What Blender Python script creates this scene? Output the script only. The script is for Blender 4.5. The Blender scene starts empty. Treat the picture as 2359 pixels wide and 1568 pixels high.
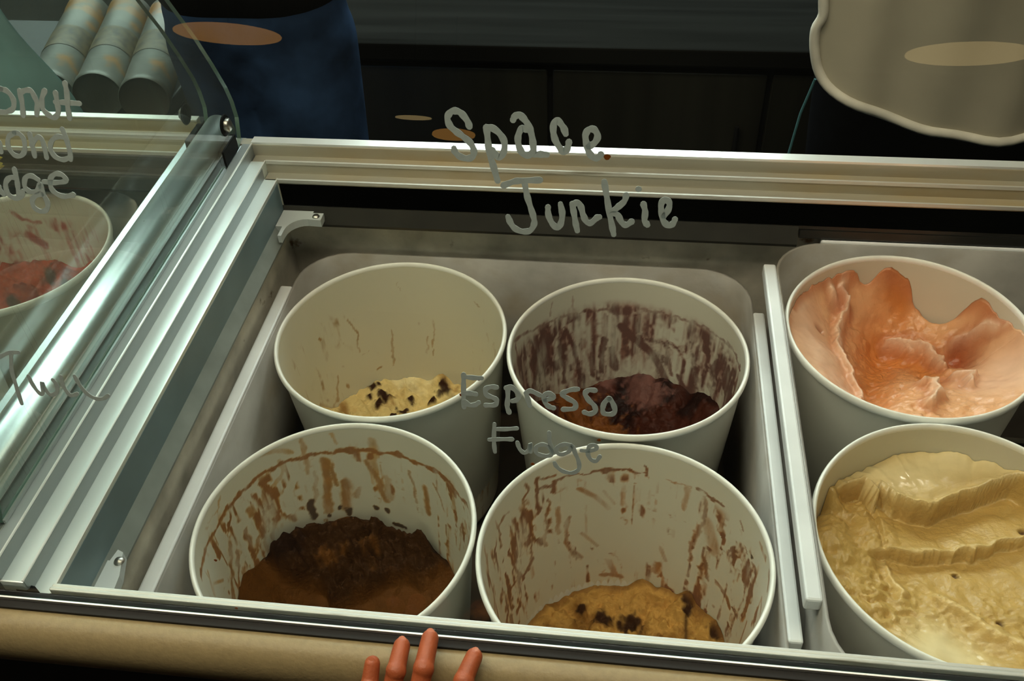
import bpy, bmesh, math, random
import numpy as np
from mathutils import Vector, Matrix

# ---------------------------------------------------------------- camera, world, lights, exposure
H0 = 0.85                      # height of the tub rims above the shop floor; all coordinates below are relative to the rims
scene = bpy.context.scene
COL = scene.collection
R = math.radians

cam_d = bpy.data.cameras.new('camera')
cam = bpy.data.objects.new('camera', cam_d); COL.objects.link(cam)
cam_d.sensor_fit = 'HORIZONTAL'; cam_d.sensor_width = 36.0
cam_d.lens = 36.0*2162.26/2359.0
cam_d.clip_start = 0.02; cam_d.clip_end = 60
YAW, PITCH, ROLL = -0.1489, 0.7425, -0.0459
def cam_axes():
    cy, sy, cp, sp = math.cos(YAW), math.sin(YAW), math.cos(PITCH), math.sin(PITCH)
    f = Vector((sy*cp, cy*cp, -sp)); r = Vector((cy, -sy, 0)); u = r.cross(f)
    cr, sr = math.cos(ROLL), math.sin(ROLL)
    return cr*r+sr*u, -sr*r+cr*u, f
_r, _u, _f = cam_axes()
m = Matrix((( _r.x, _u.x, -_f.x), (_r.y, _u.y, -_f.y), (_r.z, _u.z, -_f.z))).to_4x4()
m.translation = Vector((0.0533, -0.5712, 0.6423+H0))
cam.matrix_world = m
scene.camera = cam

scene.view_settings.view_transform = 'Standard'
scene.view_settings.look = 'None'
scene.view_settings.gamma = 1.0
scene.view_settings.use_curve_mapping = False
scene.view_settings.exposure = 0.0

world = bpy.data.worlds.new('world'); scene.world = world; world.use_nodes = True
bg = world.node_tree.nodes['Background']
bg.inputs[0].default_value = (0.55, 0.62, 0.68, 1); bg.inputs[1].default_value = 0.008

COOL = (0.84, 1.0, 0.96)       # fluorescent ceiling panels behind the counter
WARM = (1.0, 0.90, 0.68)       # warm white fill panels added over the freezers
BACK_PANEL = 13.0              # radiance of the ceiling panels behind the counter
TOP_FILL = 8.2                # radiance of the fill panels added over the freezers
PENDANT = 2.6                  # radiance of the saucer pendants far behind the camera
SPOT = 9.0                     # watts of each small spotlight added for glints
STAIN_A=[(0.0012, 0.5, [(2.324, -0.0572), (2.274, -0.0714), (2.255, -0.086), (2.294, -0.1075)]), (0.0009, 0.4, [(2.246, -0.1162), (2.176, -0.1117)]), (0.0015, 0.35, [(1.872, -0.0944), (1.883, -0.1099), (1.939, -0.143)]), (0.0011, 0.4, [(1.505, -0.1015), (1.526, -0.1297)]), (0.0011, 0.4, [(1.418, -0.0825), (1.444, -0.1104), (1.451, -0.1326)]), (0.0015, 0.55, [(2.12, -0.1449), (2.081, -0.1403)]), (0.0015, 0.6, [(2.701, -0.0575), (2.695, -0.0586)]), (0.0018, 0.5, [(2.599, -0.1248), (2.676, -0.1476), (2.694, -0.1567)]), (0.0024, 0.4, [(2.517, -0.1459), (2.511, -0.1475)]), (0.0015, 0.3, [(2.516, -0.1149), (2.508, -0.1155)]), (0.0007, 0.3, [(0.795, -0.0306), (0.875, -0.0306)]), (0.0007, 0.3, [(1.729, -0.025), (1.745, -0.0339)]), (0.0024, 0.25, [(2.977, -0.1331), (2.854, -0.1523), (2.714, -0.1701)]), (0.0008, 0.9, [(1.848, -0.0036), (1.658, -0.0041), (1.435, -0.0029)])]
STAIN_B=[(0.0011, 0.45, [(3.043, -0.0082), (2.627, -0.0303), (2.349, -0.0354), (2.116, -0.0363), (1.838, -0.039), (1.574, -0.0394), (1.312, -0.0373), (1.035, -0.0365), (0.72, -0.0322), (0.413, -0.0272), (0.063, -0.0239)]), (0.003, 0.7, [(2.227, -0.0534), (2.127, -0.0831), (2.057, -0.1339)]), (0.0036, 0.7, [(2.302, -0.0741), (2.265, -0.1037), (2.258, -0.1284)]), (0.0036, 0.8, [(1.79, -0.081), (1.814, -0.1041), (1.81, -0.1282)]), (0.0048, 0.7, [(1.717, -0.0934), (1.68, -0.1213)]), (0.0054, 0.9, [(1.617, -0.0647), (1.486, -0.0806), (1.339, -0.0909), (1.208, -0.1079), (1.11, -0.1275)]), (0.003, 0.6, [(1.947, -0.0973), (1.916, -0.1302)]), (0.0024, 0.55, [(2.67, -0.0646), (2.696, -0.102)]), (0.0024, 0.5, [(2.575, -0.0823), (2.627, -0.1081)]), (0.003, 0.5, [(1.122, -0.0883), (1.06, -0.1147)]), (0.0036, 0.7, [(0.961, -0.1149), (0.875, -0.1253)]), (0.003, 0.35, [(0.714, -0.0808), (0.629, -0.1094)]), (0.003, 0.3, [(0.49, -0.042), (0.334, -0.0844)]), (0.0018, 0.5, [(2.376, -0.0811), (2.455, -0.1116)]), (0.0024, 0.4, [(2.943, -0.0485), (2.931, -0.0892)]), (0.0015, 0.5, [(3.016, -0.0147), (3.013, -0.0413)]), (0.0013, 1.0, [(1.998, -0.038), (1.996, -0.0399)]), (0.0015, 0.25, [(2.367, -0.0089), (2.394, -0.0253)]), (0.0015, 0.25, [(2.139, -0.0118), (2.129, -0.0302)])]
STAIN_C=[(0.0014, 0.85, [(-2.7, -0.0211), (-2.886, -0.0242), (-3.087, -0.0272), (2.974, -0.0275), (2.851, -0.028), (2.676, -0.0277), (2.489, -0.0257), (2.302, -0.0262), (2.131, -0.0296), (1.889, -0.0311), (1.649, -0.0333), (1.395, -0.032), (1.19, -0.0317), (0.959, -0.0311), (0.773, -0.0296), (0.556, -0.0266), (0.311, -0.0175)]), (0.0026, 0.45, [(2.115, -0.0076), (2.12, -0.0303), (2.13, -0.0494)]), (0.0023, 0.45, [(2.072, -0.0525), (2.128, -0.0906)]), (0.0046, 0.5, [(1.966, -0.0413), (1.97, -0.0671), (2.029, -0.0873), (2.037, -0.1082)]), (0.002, 0.45, [(1.913, -0.047), (1.918, -0.075)]), (0.0059, 0.55, [(1.828, -0.0753), (1.841, -0.0937), (1.865, -0.1102)]), (0.0033, 0.5, [(1.722, -0.083), (1.764, -0.0951)]), (0.0033, 0.5, [(1.617, -0.0488), (1.539, -0.0721), (1.498, -0.0983)]), (0.0039, 0.4, [(1.455, -0.0683), (1.452, -0.093)]), (0.002, 0.5, [(1.219, -0.0509), (1.19, -0.0736), (1.172, -0.0912)]), (0.0039, 0.5, [(1.074, -0.0619), (1.044, -0.0972)]), (0.0016, 0.45, [(0.968, -0.0497), (0.901, -0.0601), (0.85, -0.0738)]), (0.0029, 0.5, [(2.501, -0.0405), (2.593, -0.0721), (2.699, -0.1098)]), (0.0026, 0.55, [(2.487, -0.0623), (2.508, -0.0812), (2.598, -0.1063)]), (0.0039, 0.45, [(2.717, -0.0492), (2.709, -0.0565)]), (0.0033, 0.65, [(2.818, -0.0658), (2.826, -0.0866), (2.823, -0.0958)]), (0.002, 0.5, [(2.727, -0.0864), (2.796, -0.1041)]), (0.0033, 0.55, [(3.012, -0.0599), (3.132, -0.0859), (-2.987, -0.1056)]), (0.0026, 0.6, [(2.978, -0.076), (3.057, -0.0979), (-3.06, -0.1133)]), (0.0026, 0.35, [(-2.865, -0.038), (-2.784, -0.0582)]), (0.0016, 0.4, [(-2.851, -0.0538), (-3.011, -0.0743)]), (0.0026, 0.3, [(2.454, -0.002), (2.334, -0.0064), (2.229, -0.0159)]), (0.0026, 0.3, [(2.32, -0.0228), (2.302, -0.038), (2.452, -0.0492)]), (0.0039, 0.3, [(1.535, -0.019), (1.555, -0.0622)]), (0.002, 0.25, [(1.859, -0.01), (1.84, -0.0218)]), (0.002, 0.3, [(0.665, -0.0438), (0.671, -0.0692)]), (0.0016, 0.35, [(0.527, -0.0555), (0.595, -0.1053)]), (0.0013, 0.4, [(-3.13, -0.0383), (-3.093, -0.0345)]), (0.0013, 0.25, [(2.902, -0.0092), (3.012, -0.0179), (-3.106, -0.0135)]), (0.0039, 1.6, [(2.165, -0.0884), (2.189, -0.1081)]), (0.0029, 1.5, [(1.929, -0.1082), (1.923, -0.1089)]), (0.0033, 1.6, [(1.841, -0.1129), (1.85, -0.1192)]), (0.0026, 1.4, [(1.608, -0.1104), (1.601, -0.1108)]), (0.0029, 1.4, [(1.499, -0.1132), (1.493, -0.1135)]), (0.0023, 1.5, [(1.432, -0.1333), (1.342, -0.1323)]), (0.002, 1.5, [(2.047, -0.1141), (2.041, -0.1145)])]
STAIN_D=[(0.0014, 0.7, [(2.142, -0.0291), (1.949, -0.0311), (1.753, -0.0316), (1.562, -0.0315), (1.422, -0.0306)]), (0.0014, 0.7, [(1.413, -0.0252), (1.398, -0.0372)]), (0.0014, 0.65, [(0.98, -0.0293), (0.857, -0.0307), (0.715, -0.0282)]), (0.0014, 0.3, [(1.239, -0.0324), (1.037, -0.0297)]), (0.0018, 0.6, [(2.299, -0.0182), (2.168, -0.0213)]), (0.0018, 0.6, [(2.455, -0.011), (2.413, -0.0211), (2.473, -0.0301)]), (0.0025, 0.8, [(2.327, -0.014), (2.337, -0.0277), (2.343, -0.0595)]), (0.0021, 0.85, [(2.171, -0.0294), (2.191, -0.0428)]), (0.0018, 0.7, [(2.322, -0.029), (2.174, -0.0355)]), (0.0018, 0.5, [(2.24, -0.0501), (2.289, -0.0795), (2.323, -0.1067)]), (0.0016, 0.45, [(2.493, -0.0324), (2.522, -0.0599), (2.573, -0.0862)]), (0.0016, 0.6, [(2.437, -0.0686), (2.473, -0.0971), (2.501, -0.1155)]), (0.002, 0.8, [(2.735, -0.0707), (2.728, -0.0881), (2.674, -0.1096), (2.602, -0.1271)]), (0.0025, 0.85, [(2.476, -0.111), (2.573, -0.122), (2.624, -0.1257)]), (0.0021, 0.6, [(2.69, -0.1198), (2.798, -0.1174)]), (0.0018, 0.5, [(2.663, -0.0264), (2.833, -0.0261)]), (0.0014, 0.5, [(2.84, -0.0166), (2.805, -0.0387)]), (0.0025, 0.45, [(2.071, -0.0828), (2.11, -0.115), (2.037, -0.1405)]), (0.0032, 0.6, [(2.036, -0.1357), (1.975, -0.1459)]), (0.0028, 0.35, [(1.951, -0.051), (1.814, -0.0656), (1.702, -0.0824)]), (0.0018, 0.3, [(1.748, -0.058), (1.663, -0.0759)]), (0.0028, 0.35, [(2.156, -0.0668), (2.169, -0.0998)]), (0.0028, 0.3, [(1.06, -0.0335), (1.07, -0.0599)]), (0.0028, 0.5, [(0.895, -0.0364), (0.867, -0.0531), (0.913, -0.0843), (0.94, -0.11), (0.935, -0.1239)]), (0.0078, 0.3, [(0.833, -0.0629), (0.717, -0.0861)]), (0.0028, 0.55, [(0.785, -0.1081), (0.721, -0.1297)]), (0.0028, 0.5, [(0.61, -0.1228), (0.458, -0.1236), (0.385, -0.1274)]), (0.0014, 0.6, [(0.538, -0.0234), (0.474, -0.0298)]), (0.0014, 0.5, [(0.411, -0.0406), (0.372, -0.0437)]), (0.0021, 1.6, [(0.301, -0.0395), (0.289, -0.0387)]), (0.0028, 0.4, [(0.236, -0.0138), (0.1, -0.0135)]), (0.0018, 0.5, [(0.268, -0.0457), (0.17, -0.0481)]), (0.0028, 0.6, [(-0.05, -0.0101), (-0.154, -0.0144)]), (0.0021, 0.45, [(-0.083, -0.039), (-0.28, -0.0392)]), (0.0036, 0.45, [(1.697, -0.1572), (1.645, -0.1771), (1.753, -0.1792), (1.597, -0.1794)]), (0.0043, 0.4, [(1.266, -0.1612), (1.23, -0.1493)]), (0.0025, 0.35, [(1.22, -0.127), (1.158, -0.1423)]), (0.0028, 0.35, [(3.098, -0.013), (3.139, -0.0403)]), (0.0028, 0.45, [(3.107, -0.0693), (-3.086, -0.091)]), (0.0021, 0.4, [(2.922, -0.1115), (2.917, -0.1511)]), (0.0018, 0.4, [(-2.934, -0.0159), (-2.989, -0.0491)]), (0.0021, 0.5, [(0.583, -0.1547), (0.574, -0.1534)]), (0.0021, 0.3, [(1.956, -0.1109), (1.806, -0.1341)])]
STAIN_G=[(0.0025, 0.5, [(2.079, -0.0163), (2.001, -0.0283), (1.831, -0.0351)]), (0.004, 0.7, [(2.267, -0.0789), (2.058, -0.0837), (1.821, -0.0891)]), (0.005, 0.6, [(2.015, -0.0477), (1.872, -0.0644)]), (0.0025, 0.4, [(1.65, -0.0332), (1.664, -0.0463)])]
EDGE_A=[(-3.048, -0.0962), (3.036, -0.131), (2.771, -0.1582), (2.516, -0.161), (2.299, -0.163), (2.175, -0.1591), (2.048, -0.1604), (1.886, -0.1694), (1.697, -0.1676), (1.561, -0.1737), (1.356, -0.1582), (1.258, -0.1666), (1.115, -0.1687), (0.933, -0.1666), (0.606, -0.1241)]
EDGE_B=[(2.953, -0.0971), (2.838, -0.1151), (2.517, -0.1357), (2.282, -0.1416), (2.075, -0.1456), (1.884, -0.1453), (1.733, -0.1414), (1.615, -0.1375), (1.456, -0.1316), (1.264, -0.1282), (1.094, -0.1267), (0.948, -0.1241), (0.833, -0.1284), (0.657, -0.116), (0.434, -0.107), (0.3, -0.1071), (0.147, -0.1002)]
EDGE_C=[(-3.05, -0.1141), (3.042, -0.1003), (2.899, -0.1125), (2.768, -0.1124), (2.66, -0.1146), (2.531, -0.1181), (2.376, -0.1199), (2.3, -0.1131), (2.169, -0.1193), (2.06, -0.1212), (1.893, -0.1202), (1.77, -0.1305), (1.63, -0.1301), (1.554, -0.1382), (1.412, -0.1438), (1.29, -0.1456), (1.085, -0.1376), (1.016, -0.1435), (0.832, -0.1376), (0.838, -0.1544), (0.663, -0.1603)]
EDGE_D=[(2.824, -0.1901), (2.698, -0.1918), (2.541, -0.1927), (2.425, -0.1895), (2.249, -0.1977), (2.065, -0.1931), (1.93, -0.1941), (1.718, -0.1974), (1.574, -0.197), (1.465, -0.1922), (1.378, -0.1803), (1.295, -0.1829), (1.13, -0.1829), (0.993, -0.1806), (0.906, -0.1656), (0.781, -0.17), (0.66, -0.1758), (0.457, -0.165), (0.314, -0.1745)]
EDGE_E=[(2.641, -0.0089), (2.346, -0.0121), (2.103, -0.012), (1.968, -0.0089), (1.88, -0.011), (1.755, -0.0356), (1.652, -0.0242), (1.605, -0.0108), (1.493, -0.009), (1.45, -0.0192), (1.297, -0.0257), (1.244, -0.0393), (1.248, -0.0639), (1.098, -0.0647), (0.966, -0.0665), (0.836, -0.0529), (0.816, -0.0342), (0.745, -0.0156), (0.651, -0.0119), (0.534, -0.0191), (0.373, -0.0182), (0.139, -0.0086)]
EDGE_F=[(2.618, -0.081), (2.694, -0.0474), (2.634, -0.0354), (2.567, -0.0243), (2.347, -0.0336), (2.146, -0.0363), (1.905, -0.0334), (1.694, -0.0303), (1.496, -0.0276), (1.304, -0.0261), (1.111, -0.0256), (0.869, -0.0198)]
EDGE_G=[(2.385, -0.0695), (2.257, -0.0759), (2.038, -0.0774), (1.811, -0.0858), (1.631, -0.0973), (1.315, -0.0827)]
FEAT_A={'chips': [(-0.0609, 0.0804), (-0.0545, 0.0843), (-0.0462, 0.0728), (-0.0517, 0.0614), (-0.0402, 0.0388), (-0.0307, 0.0459), (0.0113, 0.0755), (0.0208, 0.0852), (0.0245, 0.0922), (0.0219, 0.0526), (-0.016, 0.0754), (-0.0632, 0.0691), (-0.0204, 0.0575), (0.0354, 0.0754)]}
FEAT_B={'pale': [(0.0055, 0.1132), (0.0187, 0.0899), (-0.0011, 0.124), (-0.0195, 0.1043), (0.0312, 0.0844), (0.0337, 0.1524)], 'tan': [(-0.0478, 0.0499), (-0.0138, 0.0446), (-0.0288, 0.0391), (-0.0619, 0.0743)]}
FEAT_C={'front': [(-0.1256, 0.0289), (-0.0966, 0.04), (-0.0669, 0.0395), (-0.0431, 0.0385), (-0.0381, 0.0308), (-0.029, 0.0349), (-0.0104, 0.0483), (0.0157, 0.0625), (0.0454, 0.0603), (0.0694, 0.0727)]}
FEAT_D={'chips': [(-0.0658, 0.0365), (-0.0684, 0.0311), (-0.0351, 0.0327), (-0.0274, 0.0301), (-0.039, 0.0689), (-0.0169, 0.0604), (0.0672, 0.0756), (0.0654, 0.0631), (0.0107, 0.0613), (0.0932, 0.0403), (-0.0233, 0.0373), (-0.0408, 0.0271)], 'l1': [(0.023, 0.0572), (0.0187, 0.0465), (0.0132, 0.0241)], 'l2': [(0.064, 0.0682), (0.0636, 0.0424), (0.0633, 0.0225)]}
FEAT_E={'r1': [(-0.0234, 0.1546), (-0.0328, 0.1376), (-0.0413, 0.1164), (-0.047, 0.0939), (-0.0413, 0.0857)], 'r2': [(-0.0413, 0.0857), (-0.0508, 0.0555), (-0.0549, 0.0249), (-0.0536, -0.0039), (-0.0487, -0.0221), (-0.0433, -0.0362), (-0.0437, -0.0556)], 'r3': [(-0.0621, 0.0927), (-0.055, 0.0846)], 'r4': [(0.0122, 0.0772), (0.0311, 0.0724), (0.0473, 0.0552), (0.0553, 0.0378), (0.0562, 0.0242)], 'r5': [(0.0723, 0.0572), (0.0897, 0.0545), (0.1084, 0.0421), (0.1117, 0.0503)], 'r6': [(0.0169, -0.0347), (0.0276, -0.0302), (0.0232, -0.0517), (0.0107, -0.0732)], 'r7': [(0.0605, -0.0292), (0.0692, -0.0122), (0.0538, -0.0043)], 'r8': [(0.0112, 0.1595), (0.0177, 0.1483), (0.0074, 0.1202)], 't1': [(-0.001, 0.0698), (-0.0075, 0.0387), (-0.0204, -0.0012), (-0.034, -0.0478)], 't2': [(0.0225, 0.0613), (0.0383, 0.0424), (0.0368, 0.0036)], 't3': [(0.0748, 0.0453), (0.0764, 0.0356)], 't4': [(0.0118, 0.1138), (0.0236, 0.1038)], 'pale': [(-0.0977, 0.0517), (-0.0887, 0.0124), (-0.0802, -0.0248), (-0.0699, -0.0509)], 'pale2': [(0.0847, -0.0289), (0.1068, -0.0358), (0.1016, -0.0095)], 'dot': [(-0.075, 0.0413), (-0.0738, 0.0404)]}
FEAT_F={'s1': [(-0.0812, 0.0718), (-0.06, 0.0817), (-0.0489, 0.0747), (-0.0511, 0.0609), (-0.0363, 0.0603), (-0.0208, 0.056), (-0.0046, 0.0556), (0.0109, 0.0666), (0.0348, 0.0746), (0.0594, 0.0846), (0.0751, 0.088), (0.0973, 0.0881)], 's2': [(-0.0586, 0.0139), (-0.0287, 0.0131), (-0.007, 0.0152), (0.0218, 0.0179), (0.0447, 0.0254), (0.0672, 0.0329), (0.0833, 0.0379)], 's3': [(-0.0513, 0.0057), (-0.0486, -0.0112), (-0.0431, -0.0273)], 's4': [(-0.0162, -0.0296), (0.0013, -0.0423), (0.0116, -0.0553), (0.0223, -0.0649), (0.0389, -0.0737)], 'pool': [(-0.0579, 0.0961), (-0.038, 0.0857), (-0.0145, 0.0898), (0.0112, 0.1043), (0.0428, 0.1092), (0.0645, 0.1051)], 'melt': [(-0.0338, -0.0838), (-0.0206, -0.0825), (-0.0153, -0.0878), (-0.0259, -0.0771)], 'holes': [(0.0053, -0.0027), (0.0267, -0.05), (0.0659, 0.0363)], 'rough': [(-0.0858, 0.0481), (-0.0897, 0.0181), (-0.0875, 0.0023)]}
FEAT_G={'chips': [(-0.079, 0.1627), (-0.0431, 0.1204), (-0.0239, 0.1267), (-0.0315, 0.0878), (-0.0726, 0.128), (-0.0801, 0.0936), (-0.0084, 0.0757), (-0.0585, 0.0358)]}
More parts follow.
